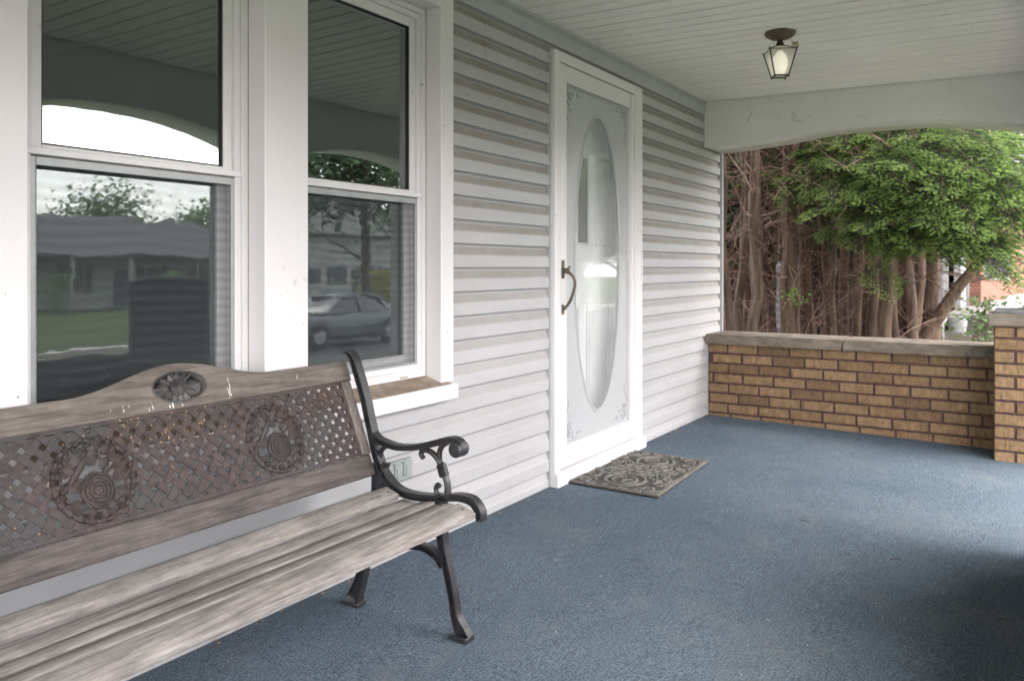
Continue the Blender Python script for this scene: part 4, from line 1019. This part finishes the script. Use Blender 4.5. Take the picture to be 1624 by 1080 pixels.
# litter on the carpet
m = MB()
for i in range(320):
    x, y = R(.3, 1.95), R(1.5, 5.6); a = R(0, PI); L = R(.0012, .0055); w = R(.0005, .0012); z = fz(x)+.0035
    if random.random() < .12: L *= 2.2
    c, s = math.cos(a), math.sin(a); m.cur = 0 if random.random() < .6 else 1
    m.add([(x-c*L, y-s*L, z), (x+s*w, y-c*w, z+.001), (x+c*L, y+s*L, z+.002), (x-s*w, y+c*w, z+.001)], [(0, 1, 2, 3)])
for (px, py, L, a) in ((1.91, 2.98, .035, .5), (1.16, 3.62, .022, -.3), (1.55, 3.35, .02, .4), (.35, 2.2, .012, 1)):
    m.cur = 2; m.tube([(px-L*math.cos(a), py-L*math.sin(a), fz(px)+.004), (px, py, fz(px)+.007), (px+L*math.cos(a), py+L*math.sin(a), fz(px)+.004)], .0014, 5)
for i in range(60):
    y = R(1.0, 5.6); m.cur = 3; x = .005+abs(random.gauss(0, .012)); L = R(.003, .007); z = fz(x)+.004
    m.add([(x-L, y, z), (x, y-L*.7, z+.002), (x+L, y, z), (x, y+L, z+.003)], [(0, 1, 2, 3)])
tag(m.build('litter', [M_DROP, M_DEADP, M_TRUNK, M_SAND]), 'tiny leaf scraps and twigs lying on the blue carpet', None, None, 'stuff')

# ================================================================== TREES beyond the end wall
CX, CY, CZ = 1.97, 0.0, 1.07
def ray_x(px, y):
    """x on the line of sight through picture column px at depth y (used only to lay trees out where the photograph has them)"""
    u = (px-812)/1286; A = YAW; dx = -math.sin(A)+u*math.cos(A); dy = math.cos(A)+u*math.sin(A); return CX+dx/dy*y
def limb(m, p, d, L, r, depth, spread=.6, grav=0.0, seg=5, kids=3):
    pts = [Vector(p)]; d = Vector(d).normalized(); n = 5
    for i in range(n):
        d = (d+Vector((R(-.22, .22), R(-.22, .22), R(-.18, .18)+grav))).normalized(); pts.append(pts[-1]+d*L/n)
    m.tube(pts, [r*(1-.75*i/n) for i in range(n+1)], seg, False)
    if depth > 0:
        for k in range(kids):
            i = random.randint(1, n); q = Vector((R(-1, 1), R(-1, 1), R(-.7, .9))).normalized()
            limb(m, pts[i], d*(1-spread)+q*spread, L*R(.4, .65), r*.5, depth-1, spread, grav, 3, kids)
def trunk(m, x, y, r, h, lean=(0, 0), z0=-.34, wob=.05):
    n = 22; pts = []; w = Vector((0, 0, 0))
    for i in range(n+1):
        t = i/n; w += Vector((R(-wob, wob), R(-wob, wob), 0))*.5; pts.append(Vector((x+lean[0]*t*h, y+lean[1]*t*h, z0+h*t))+w*(h/4.5))
    rads = [r*(1.35 if i == 0 else 1.12 if i == 1 else 1-.45*i/n)*R(.94, 1.08) for i in range(n+1)]
    k0 = len(m.v); m.tube(pts, rads, 11)
    for q in range(k0, len(m.v)):
        v = Vector(m.v[q]); e = mnoise.noise(Vector((v.x*16, v.y*16, v.z*2.2+x*5)))*r*.28+mnoise.noise(Vector((v.x*30+7, v.y*30, v.z*6)))*r*.16
        m.v[q] = (v.x+e, v.y+e*.7, v.z)
    return pts
TR = [(1152, 7.1, .050, 0), (1163, 7.8, .055, 1), (1180, 8.3, .060, 0), (1190, 7.4, .062, 1), (1208, 8.0, .075, 0), (1226, 8.6, .045, 0), (1238, 7.6, .080, 0), (1254, 8.5, .052, 0), (1268, 7.9, .048, 1), (1284, 8.9, .06, 0), (1296, 8.0, .036, 0),
      (1311, 8.7, .058, 0), (1326, 8.1, .030, 1), (1340, 9.2, .06, 0), (1356, 8.5, .055, 0), (1372, 9.3, .05, 0), (1388, 8.6, .062, 1), (1409, 8.0, .075, 0), (1429, 8.8, .062, 0), (1444, 8.2, .055, 1), (1458, 8.9, .062, 0), (1475, 8.5, .070, 0), (1490, 9.3, .035, 0)]
WHERE = ['against the house corner', 'pale, second from the house corner', 'brown, third from the house corner', 'pale, fourth from the house corner', 'thick brown, right of the pale fourth trunk', 'slender brown, above the lime weeds', 'thick brown, right of the lime weeds',
         'slim, right of the thick trunk past the weeds', 'thin pale, over the left middle of the low wall', 'brown, over the left middle of the low wall', 'very thin brown, over the middle of the low wall', 'brown, beside the thinnest pale stem',
         'thinnest pale stem, over the middle of the low wall', 'brown, just right of the thinnest pale stem', 'brown, left of the middle forked stems', 'dark slim, behind the middle forked stems', 'pale, left of the thick shaded trunk', 'thick shaded, under the hanging spruce bough',
         'knobbly brown, third from the leaning trunk', 'pale, second from the leaning trunk', 'brown, beside the leaning trunk', 'thick, from which the leaning limb rises', 'thinnest dark, nearest the neighbouring house downspout']
for i, (px, y, r, k) in enumerate(TR):
    r *= .86; x = ray_x(px, y); t = empty('cedar_tree', (x, y, -.34))
    tag(t, 'bare trunked cedar, '+WHERE[i], 'tree', 'bare trunked cedars in a row beyond the low wall')
    m = MB(); pts = trunk(m, 0, 0, r, 6.2+R(-.6, .6), (R(-.04, .04), R(-.03, .03)), 0, .045)
    if i == 21:
        m.tube([(-.30, .1, .1), (-.05, 0, .75), (.25, -.1, 1.25), (.60, -.3, 1.70)], [.085, .07, .05, .03], 9)
    m.build('trunk', M_TRUNK2 if k else M_TRUNK, t, True)
    for q in range(12 if i < 9 else 5):
        d = MB(); b = random.randint(6, 20); limb(d, pts[b], (R(-1, 1), R(-1.1, .3), R(-.4, .6)), R(.4, 1.05), R(.006, .012), 2, .55, -.02, 4, 4); d.build('dead_branch', M_DEAD, t)
    if i in (1, 3, 4, 6):
        for q in range(4): d = MB(); b = random.randint(7, 12); limb(d, pts[b], (R(-.3, 1), R(-1.2, -.2), R(-.2, .7)), R(.3, .65), R(.008, .014), 1, .5, .0, 5, 2); d.build('snapped_limb', M_DEADP, t)
        c = MB(); c.tube([pts[9]+Vector((0, -r*.9, 0)), pts[9]+Vector((.01, -r*1.35, .01))], [.022, .020], 9); c.build('cut_stub', M_CUT, t)
    cm = MB(); cc = []
    for q in range(620):
        a = R(0, 2*PI); h = 2.6+ (R(0, 1)**.8)*4.2; rr = (.25+.62*R(0, 1))*(1.15-(h-2.6)/5.5); c = Vector((rr*math.cos(a), rr*math.sin(a), h))
        s = R(.05, .11); u = Vector((R(-1, 1), R(-1, 1), R(-.6, .6))).normalized()*s; v = u.orthogonal().normalized()*s*.42
        cm.add([c-u, c+v, c+u-Vector((0, 0, s*.4)), c-v], [(0, 1, 2, 3)])
    cm.build('crown', M_DKG, t)

M_TRUNKD = simple('shaded_dark_bark', (.028, .02, .016), .95, .5, 4, 1.0, 28, stretch=(6,6,.7), rnd=.3, col2=(.06, .042, .032))  # bark colour darkened to paint the second row's shade
# second row of trunks in the shade, and the tangle of dead twigs between the rows
for i in range(20):
    px = 1150+i*17+R(-5, 5); y = R(9.6, 12.2); x = ray_x(px, y); t = empty('cedar_tree', (x, y, -.34))
    tag(t, 'shaded cedar trunk of the second row, behind the front row of bare cedars', 'tree', 'shaded cedars of the second row')
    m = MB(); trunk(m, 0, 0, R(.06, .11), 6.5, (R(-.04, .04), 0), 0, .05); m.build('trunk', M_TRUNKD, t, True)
    cm = MB()
    for q in range(420):
        a = R(0, 2*PI); h = 1.5+(R(0, 1)**.8)*5; rr = .2+.8*R(0, 1); c = Vector((rr*math.cos(a), rr*math.sin(a), h))
        s_ = R(.07, .14); u = Vector((R(-1, 1), R(-1, 1), R(-.6, .6))).normalized()*s_; v = u.orthogonal().normalized()*s_*.5
        cm.add([c-u, c+v, c+u-Vector((0, 0, s_*.4)), c-v], [(0, 1, 2, 3)])
    cm.build('crown', M_DKG, t)
d = MB()
for q in range(620):
    px = 1150+350*R(0, 1)**1.5; y = R(7.2, 9.4); z = R(-.2, 3.2)
    limb(d, (ray_x(px, y), y, z), (R(-1, 1), R(-.6, .6), R(-.5, .8)), R(.35, .9), R(.003, .006), 1, .6, 0, 3, 4)
tag(d.build('dead_twigs', M_DEAD), 'tangle of thin dead brown twigs among the cedar trunks', None, None, 'stuff')

# spruce with hanging boughs
def spruce_bough(seed, L=1.25):
    random.seed(seed); m = MB(); m.cur = 2
    def pt(t): return Vector((L*t, .02*math.sin(t*7+seed), -.10*L*t*t*2+.09*L*t))
    ax = [pt(i/10) for i in range(11)]; m.tube(ax, [.010*(1-.8*i/10) for i in range(11)], 5, False)
    def shoot(p, d, l, new):
        d = d.normalized(); s = d.orthogonal().normalized(); w = d.cross(s)
        m.cur = 1 if new else 0
        nn = 30 if new else 18
        for k in range(nn):
            q = (k+.5)/nn; m.cur = 1 if new and q > .28 else 0; a = k*2.4; o = s*math.cos(a)+w*math.sin(a); b = p+d*l*q
            dr = (o*.62+d*.9).normalized(); nl = R(.015, .021)*(1 if q < .85 else .7); wd = .0029
            e = d.cross(o)*wd
            m.add([b-e, b+e, b+dr*nl+e*.3, b+dr*nl-e*.3], [(0, 1, 2, 3)])
    def spray(p, d, l, new):
        n = max(3, int(l/.072)); d = d.normalized(); side = d.cross(Vector((0, 0, 1))).normalized()
        m.cur = 2; pp = [p+d*l*i/3+Vector((0, 0, -.14*l*(i/3)**2)) for i in range(4)]; m.tube(pp, [.003, .0025, .002, .001], 3, False)
        for i in range(n):
            t = (i+.4)/n; b = p+d*l*t+Vector((0, 0, -.14*l*t*t)); tip = new and t > .42
            for sg in (-1, 1):
                dd = d*.8+side*sg*R(.55, .95)+Vector((0, 0, R(-.25, .15))); shoot(b, dd, max(.085, l*(.42-.16*t))*R(.8, 1.2), tip or random.random() < .15)
        shoot(p+d*l*.92+Vector((0, 0, -.13*l)), d+Vector((0, 0, -.1)), .06, new)
    n = 14
    for i in range(n):
        t = .12+.86*i/n; b = pt(t); l = (.44*(1-t)+.12)*R(.8, 1.15)
        for sg in (-1, 1):
            spray(b, Vector((.75, sg*R(.7, 1.0), R(-.30, .02))), l, t > .22)
    spray(pt(.97), Vector((1, 0, -.15)), .16, True)
    return m.mesh('bough', [M_OLD, M_NEW, M_TRUNK])
BM = [spruce_bough(s, l) for s, l in ((1, 1.25), (2, 1.1), (3, 1.35), (4, 1.0))]
random.seed(5)
def place_bough(parent, tip, base_dir_az, pitch, scale, k):
    """bough whose tip is at `tip` (world), pointing away from the trunk along azimuth"""
    o = link('bough', BM[k % 4], parent)
    L = (1.25, 1.1, 1.35, 1.0)[k % 4]*scale
    d = Vector((math.cos(base_dir_az)*math.cos(pitch), math.sin(base_dir_az)*math.cos(pitch), math.sin(pitch)))
    base = Vector(tip)-d*L
    o.rotation_euler = (R(-.25, .25), -pitch, base_dir_az); o.scale = (scale,)*3
    o.location = base-parent.location; return o
sp = empty('spruce_tree', (.92, 9.0, -.34)); tag(sp, 'bright green spruce with layered boughs hanging over the low wall', 'tree')
m = MB(); trunk(m, 0, 0, .10, 7.5, (0, 0), 0, .02); m.build('trunk', M_TRUNK, sp, True)
tx, ty = .92, 9.0
def at_px(px, py, y):
    x = ray_x(px, y); u = (px-812)/1286; w = (x-CX)*(-math.sin(YAW))+y*math.cos(YAW); return Vector((x, y, CZ+(424-py)/1286*w))
TIPS = [(1245, 262, 7.3), (1258, 232, 7.5), (1252, 300, 7.2), (1290, 325, 7.0), (1278, 285, 7.1), (1330, 250, 7.1), (1345, 338, 6.9), (1310, 362, 7.0), (1372, 345, 6.9), (1362, 378, 7.0), (1335, 210, 7.3), (1300, 215, 7.6),
        (1390, 415, 7.1), (1412, 462, 7.2), (1402, 395, 7.0), (1425, 370, 7.3), (1382, 302, 6.9), (1420, 270, 6.9), (1405, 225, 7.2), (1452, 205, 7.1), (1450, 245, 6.9), (1465, 290, 6.8), (1480, 330, 6.8), (1462, 372, 6.9), (1500, 392, 7.0),
        (1530, 372, 6.9), (1545, 395, 7.0), (1555, 358, 6.8), (1510, 350, 6.8), (1535, 320, 6.8), (1500, 285, 6.8), (1545, 268, 6.8), (1560, 248, 6.9), (1510, 240, 7.0), (1485, 215, 7.3), (1585, 225, 7.1), (1590, 288, 6.9), (1605, 330, 6.9), (1625, 280, 6.9),
        (1590, 365, 7.0), (1632, 360, 7.0), (1610, 255, 7.1), (1640, 310, 7.0), (1620, 395, 6.9), (1600, 420, 6.9), (1600, 214, 8.3), (1632, 222, 8.2), (1650, 204, 8.0), (1612, 196, 8.4), (1582, 203, 8.3), (1660, 232, 7.9), (1624, 205, 7.6), (1615, 432, 6.7), (1575, 305, 6.9), (1440, 325, 6.9), (1400, 330, 7.0), (1355, 292, 7.0), (1300, 250, 7.2), (1380, 255, 7.1), (1530, 215, 7.3), (1420, 400, 7.3), (1555, 330, 7.0), (1400, 352, 7.1), (1575, 390, 7.2), (1660, 350, 7.0), (1660, 260, 7.0), (1680, 310, 7.1), (1322, 300, 7.0), (1268, 250, 7.5)]
kk = 0
for (px, py, y) in TIPS:
    tip = at_px(px, py, y+R(-.12, .12)); az = math.atan2(tip.y-ty, tip.x-tx)+R(-.35, .35); az = math.atan2(math.sin(az), math.cos(az))
    if tip.x < .2: az = -PI/2-R(.5, .95)
    drop = -.5 if py > 410 else R(-.38, -.05)
    place_bough(sp, tip, az, drop, R(.40, .5) if (py > 385 and px < 1450) else R(.62, .95), kk); kk += 1
for i in range(95):      # the rest of the crown, around and above
    a = R(0, 2*PI); h = R(2.3, 6.6); rr = 1.75*(1-(h-1.5)/6.2)+.15
    if h < 2.2 and math.sin(a) < -.2: continue
    tip = Vector((tx+rr*math.cos(a), ty+rr*math.sin(a), h-.34)); place_bough(sp, tip, a, R(-.3, .1), R(.8, 1.15), kk); kk += 1
sp2 = copy_tree(sp); sp2.location = (3.6, 10.5, -.36); sp2.rotation_euler = (0, 0, 2.2); tag(sp2, 'dark spruce standing farther back behind the bright green spruce', 'tree')
# dark evergreens filling the back
def leafy(name, loc, label, h, rad, zlo, nleaf, mat, ls, tr=.12, group=None, trunkmat=None, shape=1.0, cat='tree'):
    t = empty(name, loc); tag(t, label, cat, group)
    m = MB(); pts = trunk(m, 0, 0, tr, h*.8, (0, 0), 0, .03)
    for q in range(6): limb(m, pts[random.randint(5, 10)], (R(-1, 1), R(-1, 1), R(.2, .8)), rad*.9, tr*.35, 1, .5, 0, 4, 3)
    m.build('trunk', trunkmat or M_TRUNK, t, True)
    c = MB(); blobs = [Vector((R(-1, 1)*rad*.75, R(-1, 1)*rad*.75, R(zlo+.2*(h-zlo), h*.92))) for _ in range(14)]
    for q in range(nleaf):
        b = random.choice(blobs); rr = rad*.48
        p = b+Vector((random.gauss(0, 1), random.gauss(0, 1), random.gauss(0, .75)))*rr*.55
        if p.z < max(.05, zlo*.9): continue
        s = ls*R(.6, 1.3); u = Vector((R(-1, 1), R(-1, 1), R(-.5, .5))).normalized()*s; v = u.orthogonal().normalized()*s*.6
        c.add([p-u, p+v, p+u, p-v], [(0, 1, 2, 3)])
    c.build('crown', mat, t); return t
for i, (x, y, h, w) in enumerate(((-2.6, 9.8, 6.5, 'left'), (-.9, 10.4, 7, ''), (.3, 10.0, 7.5, ''), (.5, 13.2, 7, ''), (2.7, 10.4, 7, ''))):
    leafy('evergreen_tree', (x, y, -.34), 'dark evergreen crown '+('at the left behind the cedars' if i == 0 else 'over the dead branches' if i == 1 else 'above the middle of the cedar row' if i == 2 else 'above the neighbouring house corner' if i == 3 else 'at the right beyond the brick pier'), h, 1.6, -.1 if x < 0 else 2.2, 6000, M_DKG, .085, .09, 'dark evergreens behind the cedars')
def weed(loc, label, n, sc_, mat, name='weed_clump', cat='plant', ls=.03):
    t = MB(); st = MB()
    for i in range(n):
        a = R(0, 2*PI); r = abs(random.gauss(0, 1))*.12*sc_; h = R(.05, .38)*sc_; p = Vector((r*math.cos(a), r*math.sin(a), h))
        if i % 6 == 0: st.tube([(p.x*.3, p.y*.3, 0), p], .003, 4, False)
        s = ls*R(.6, 1.3); u = Vector((R(-1, 1), R(-1, 1), R(-.3, .5))).normalized()*s; v = u.orthogonal().normalized()*s*.6; t.add([p-u, p+v, p+u, p-v], [(0, 1, 2, 3)])
    o = empty(name, loc); tag(o, label, cat); t.build('foliage', mat, o); st.build('stems', M_TRUNK, o)['kind'] = 'stuff'; return o
weed((ray_x(1204, 6.9), 6.9, .15-.32), 'lime green weeds rising behind the left end of the low wall', 420, 1.7, M_LIME, ls=.017)
weed((ray_x(1222, 6.7), 6.75, .12-.32), 'second lime green weed clump just right of the first', 340, 1.5, M_LIME, ls=.016)
weed((ray_x(1385, 7.6), 7.6, -.32), 'dark green shoots at the foot of the cedars', 160, 2.0, M_GRN)
weed((ray_x(1258, 7.0), 7.0, 1.05-.32), 'small green sprig growing among the dead branches', 70, .45, M_LIME, ls=.014)
weed((ray_x(1560, 13.5), 13.6, -.34), 'round green shrub left of the brick pier', 420, 2.6, M_GRN, 'shrub', 'shrub', .045)

# ================================================================== NEIGHBOURING HOUSE
nh = empty('neighbour_house', (-3, 16, -.34)); tag(nh, 'grey blue sided neighbouring house behind the trees', 'house')
nx1 = ray_x(1497, 16)
def nb(name, x0, x1, y0, y1, z0, z1, mat, c=0): m = MB(); m.box(x0+3, x1+3, y0-16, y1-16, z0+.34, z1+.34) if not c else m.cbox(x0+3, x1+3, y0-16, y1-16, z0+.34, z1+.34, c); return m.build(name, mat, nh)
nb('wall', -10, nx1-.12, 16.0, 26, -.34, 6, M_NDARK)
lapm = MB(); lapm.prism([(-.001, 0), (-.02, 0), (-.001, .13)], 0, 1, 'y'); 
def lap_x(x0, x1, y, z0, z1, mat, parent, off, name='siding_panel', h=.13):
    me = MB(); me.prism([(0, 0), (-.022, 0), (0, h-.005)], x0, x1, 'x'); me = me.mesh(name, mat)
    z = z0
    while z < z1: link(name, me, parent, (off[0], y+off[1], z+off[2])); z += h
lap_x(-8, nx1-.12, 15.999, -.1, 3.5, M_NDARK, nh, (3, -16, .34))
nb('corner_trim', nx1-.12, nx1, 15.95, 16.1, -.34, 6, M_HWHITE, .004)
m = MB(); dx = nx1+.03+3; m.box(dx-.04, dx+.04, -.12, -.052, .60, 5); m.tube([(dx, -.09, .62), (dx-.02, -.11, .5), (dx-.18, -.35, .24), (dx-.26, -.5, .18)], .045, 8); m.build('downspout', M_HWHITE, nh)
# white side porch with railing panel, brick column and concrete slab
nb('porch_slab', nx1+.02, ray_x(1583, 17), 16.6, 24, -.34, .17, M_CONC, .01)
nb('porch_floor_edge', nx1+.0, ray_x(1588, 17), 16.5, 24, .171, .23, simple('slab_paint', (.17, .165, .16)), .01)
lapx = nx1+.12
nb('side_panel', nx1-.02, nx1+.10, 18.6, 22.0, .24, 2.6, M_HWHITE)
nb('side_panel', nx1+.10, ray_x(1536, 20), 20.3, 20.4, .24, .98, M_HWHITE)
m = MB(); 
for k in range(9): m.box(nx1+3+.11, ray_x(1536, 20)+3, 20.285-16, 20.30-16, .62+k*.09, .69+k*.09)
m.build('rail_boards', M_HWHITE, nh)['kind'] = 'stuff'
nc = empty('porch_column', (ray_x(1543, 20), 20.5, -.11)); tag(nc, 'red brick column on the neighbouring porch', 'column')
m = MB(); m.box(-.13, .13, -.13, .13, .0, 3.0); m.build('mortar', M_MORTAR, nc)
for r in range(38): brick(.255, .03, .066, M_RBRICK, nc, 0, -.133, .04+r*.077)
nb('roof', -10.5, nx1+2.6, 15.5, 26.5, 6.0, 6.2, M_ROOF)
m = MB(); m.lathe([(0, 0), (.13, 0), (.17, .26), (.155, .27), (.15, .1), (0, .1)], (0, 0, 0), 20); o = m.build('plant_pot', M_HWHITE, None, True); o.location = (ray_x(1516, 16.2)+.02, 16.25, -.06); 
m2 = MB(); m2.cbox(-.2, .2, -.15, .2, -.3, 0, .01); o2 = m2.build('pot_stand', M_CONC, o); tag(o, 'round white pot beside the neighbouring porch slab', 'pot')

# ================================================================== CARS
def car(name, loc, rz, paint, label):
    c = empty(name, loc, rz); tag(c, label, 'car')
    # stations along length: x, half width, sill z, shoulder z, (roof z or None), roof half width
    body = [(-2.2, .60, .42, .62), (-2.12, .78, .30, .74), (-1.7, .86, .25, .84), (-1.0, .89, .22, .90), (-.4, .90, .22, .93), (.4, .90, .22, .95), (1.2, .90, .22, .97), (1.8, .87, .26, .98), (2.1, .80, .32, .95), (2.2, .66, .45, .80)]
    m = MB(); vs = []
    for (x, w, a, b) in body:
        mid = (a+b)/2
        ring = [(w*.86, a), (w*.98, a+.10), (w, mid), (w*.98, b-.10), (w*.90, b-.02), (w*.55, b+.02), (0, b+.035)]
        vs += [(x, q, z) for q, z in ring]+[(x, -q, z) for q, z in ring[::-1][1:]]
    n = 13
    m.add(vs, [(i*n+k, i*n+(k+1) % n, (i+1)*n+(k+1) % n, (i+1)*n+k) for i in range(len(body)-1) for k in range(n)]+[tuple(range(n)), tuple(range((len(body)-1)*n, len(body)*n))])
    m.build('body', paint, c, True)
    gh = [(-1.05, .70, .93, .95), (-.35, .66, .94, 1.38), (.5, .64, .95, 1.44), (1.3, .62, .96, 1.36), (1.85, .66, .97, 1.02)]
    m = MB(); vs = []
    for (x, w, a, b) in gh:
        vs += [(x, w+.12, a), (x, w, b-.05), (x, w*.8, b), (x, -w*.8, b), (x, -w, b-.05), (x, -w-.12, a)]
    m.add(vs, [(i*6+k, i*6+k+1, (i+1)*6+k+1, (i+1)*6+k) for i in range(4) for k in range(5)]); m.build('window_glass', simple('car_glass', (.02, .022, .025), .08, .1, 5, spec=.8), c, True)
    m = MB(); vs = []
    for (x, w, a, b) in gh[1:4]: vs += [(x, w*.86, b+.008), (x, 0, b+.03), (x, -w*.86, b+.008)]
    m.add(vs, [(i*3+k, i*3+k+1, (i+1)*3+k+1, (i+1)*3+k) for i in range(2) for k in range(2)])
    for s in (-1, 1):
        m.tube([(-1.05, s*.80, .94), (-.35, s*.665, 1.36), (.5, s*.645, 1.425), (1.3, s*.63, 1.34), (1.85, s*.76, .99)], .03, 6); m.tube([(.3, s*.82, .95), (.35, s*.655, 1.40)], .03, 6)
    m.build('roof', paint, c, True)
    for x in (-1.35, 1.40):
        for s in (-1, 1):
            m = MB(); m.tube([(x, s*.72, .32), (x, s*.74, .32), (x, s*.895, .32), (x, s*.905, .32)], [.26, .32, .32, .28], 20); w = m.build('wheel', M_TYRE, c, True)
            m = MB(); m.tube([(x, s*.90, .32), (x, s*.912, .32)], [.20, .19], 16)
            for k in range(5): m.tube([(x, s*.915, .32), (x+.18*math.cos(k*1.257), s*.913, .32+.18*math.sin(k*1.257))], .02, 5)
            m.build('rim', M_RIM, w)
            m = MB(); m.tube([(x+.375*math.cos(a), s*.885, .32+.375*math.sin(a)) for a in [PI*i/12 for i in range(13)]], .028, 6); m.build('wheel_arch', M_RUBBER, c)
    for s in (-1, 1):
        m = MB(); m.tube([(-2.16, s*.50, .66), (-2.03, s*.70, .70), (-1.85, s*.83, .74)], [.04, .06, .035], 8); m.build('headlight', M_RIM, c, True)
    m = MB(); m.cbox(-2.22, -2.14, -.35, .35, .50, .62, .01); m.build('grille', M_RUBBER, c)
    return c
car('parked_car', (3.55, 32.5, -.70), 0, M_CARG if False else M_CARW, 'pale car parked beyond the neighbouring porch, seen past the brick pier')
car('parked_car', (14.4, 16.6, -1.13), PI/2, M_CARG, 'dark grey car parked at the kerb across from the windows')

# red brick building far behind with lawn in front
rb = empty('brick_building', (6, 46, -.75)); tag(rb, 'red brick building far down the street behind the parked car', 'building')
m = MB(); m.box(-8, 8, 0, 8, 0, 5.5); m.build('wall', simple('far_red_brick', (.33, .17, .13), .9, .15, 3), rb)
for x in (-5.3, -3.2, -1.0, 1.2, 3.4):
    m = MB(); m.cbox(x-.55, x+.55, -.06, -.001, 1.2, 2.7, .01); w = m.build('window_frame', M_HWHITE, rb)
    m = MB(); m.box(x-.45, x+.45, -.075, -.061, 1.3, 2.6); m.build('window_pane', M_SHUT, w)
m = MB(); m.prism([(-8.6, 5.5), (8.6, 5.5), (8.6, 5.7), (0, 8), (-8.6, 5.7)], -.5, 8.5, 'y'); m.build('roof', M_ROOF, rb)

# ================================================================== HOUSES ACROSS THE STREET (reflected in the windows)
def far_house(x, y, w, label, wallmat, wh=2.9, gable=False, sh=True):
    h = empty('house', (x, y, gz(x, y))); tag(h, label, 'house', 'houses across the street')
    m = MB(); m.box(0, 9, -w/2, w/2, 0, wh); m.build('wall', wallmat, h)
    lm = MB(); lm.prism([(0, 0), (-.03, 0), (0, .19)], -w/2, w/2, 'y'); lm = lm.mesh('siding_panel', wallmat)
    for k in range(int(wh/.2)): link('siding_panel', lm, h, (-.001, 0, k*.2))
    m = MB()
    if gable: m.prism([(-w/2-.5, wh), (w/2+.5, wh), (0, wh+w*.42)], -.5, 9.4, 'x')
    else: m.prism([(-2.3, wh-.12), (-2.3, wh-.02), (4.5, wh+2.3), (9.6, wh), (9.6, wh-.12)], -w/2-.5, w/2+.5, 'y')
    m.build('roof', M_ROOF, h)
    if gable: m = MB(); m.prism([(-w/2, wh), (w/2, wh), (0, wh+w*.40)], -.62, -.52, 'x'); m.build('gable', wallmat, h)
    for k, yy in enumerate((-w*.36, -w*.12, w*.16, w*.36)):
        m = MB(); m.box(-.08, -.035, yy-.5, yy+.5, 1.0, 2.3); f = m.build('window_frame', M_HWHITE, h); m = MB(); m.box(-.10, -.082, yy-.42, yy+.42, 1.08, 2.22); m.build('window_pane', M_SHUT, f)
        if sh:
            for s in (-1, 1): m = MB(); m.cbox(-.09, -.035, yy+s*.72-.18, yy+s*.72+.18, .98, 2.32, .01); m.build('shutter', M_SHUT, h)
    m = MB(); m.box(-.08, -.03, .25, 1.15, .1, 2.2); m.build('door', M_SHUT, h)
    if not gable:
        for yy in (-w/2+.4, -w*.2, 0, w*.25, w/2-.4): m = MB(); m.cbox(-2.1, -1.95, yy-.07, yy+.07, 0, wh-.13, .01); m.build('porch_post', M_HWHITE, h)
    return h
far_house(40, 25.5, 16, 'white single storey house with dark roof and shutters across the street', M_HWHITE)
far_house(41, 45, 11, 'tall gabled white house right of the shuttered house', M_HWHITE, 4.6, True)
far_house(39, 64, 12, 'pale house at the far end across the street', M_NSIDE, 3.0)
far_house(40, 4, 14, 'grey house directly across the street from the steps', M_NSIDE, 3.0)
far_house(40, -18, 13, 'white gabled house far left across the street', M_HWHITE, 4.2, True)
for i, (x, y, h, r) in enumerate(((54, 33, 8.6, 4.6), (56, 43, 7.2, 3.0), (24, 32, 11, 3.6), (54, 6, 11, 4), (54, 58, 11, 4), (22, 52, 10, 4), (54, -8, 10, 4))):
    leafy('leafy_tree', (x, y, gz(x, y)), ['rounded tree rising behind the shuttered house', 'smaller tree behind the gable of the white house', 'large spreading tree on the lawn across the street', 'tree behind the grey house', 'tree behind the far pale house', 'street tree well down the road', 'tree behind the gap left of the grey house'][i], h, r, h*.3, 4200, M_GRN, .2, .22, 'leafy trees across the street')
leafy('leafy_tree', (19.8, 24.0, gz(20, 24)), 'low branching maple beside the street, reflected in the right window', 11, 3.6, 3.0, 9000, M_DKG, .15, .2, 'leafy trees across the street')
for (x, y, lab) in ((37, 21.0, 'dark round shrub left of the shuttered house porch'), (37, 27.3, 'dark round shrub before the middle of the shuttered house'), (37, 31.0, 'dark round shrub right of the shuttered house porch')): weed((x, y, gz(x, y)), lab, 420, 5.0, M_GRN, 'shrub', 'shrub', .1)
weed((21.5, 26.6, gz(20, 19)), 'yellow flowering bush beside the far pavement', 1500, 5.5, M_YEL, 'shrub', 'shrub', .09)
weed((22.8, 29.4, gz(20, 21)), 'second yellow flowering bush behind the first', 1200, 5.2, M_YEL, 'shrub', 'shrub', .09)
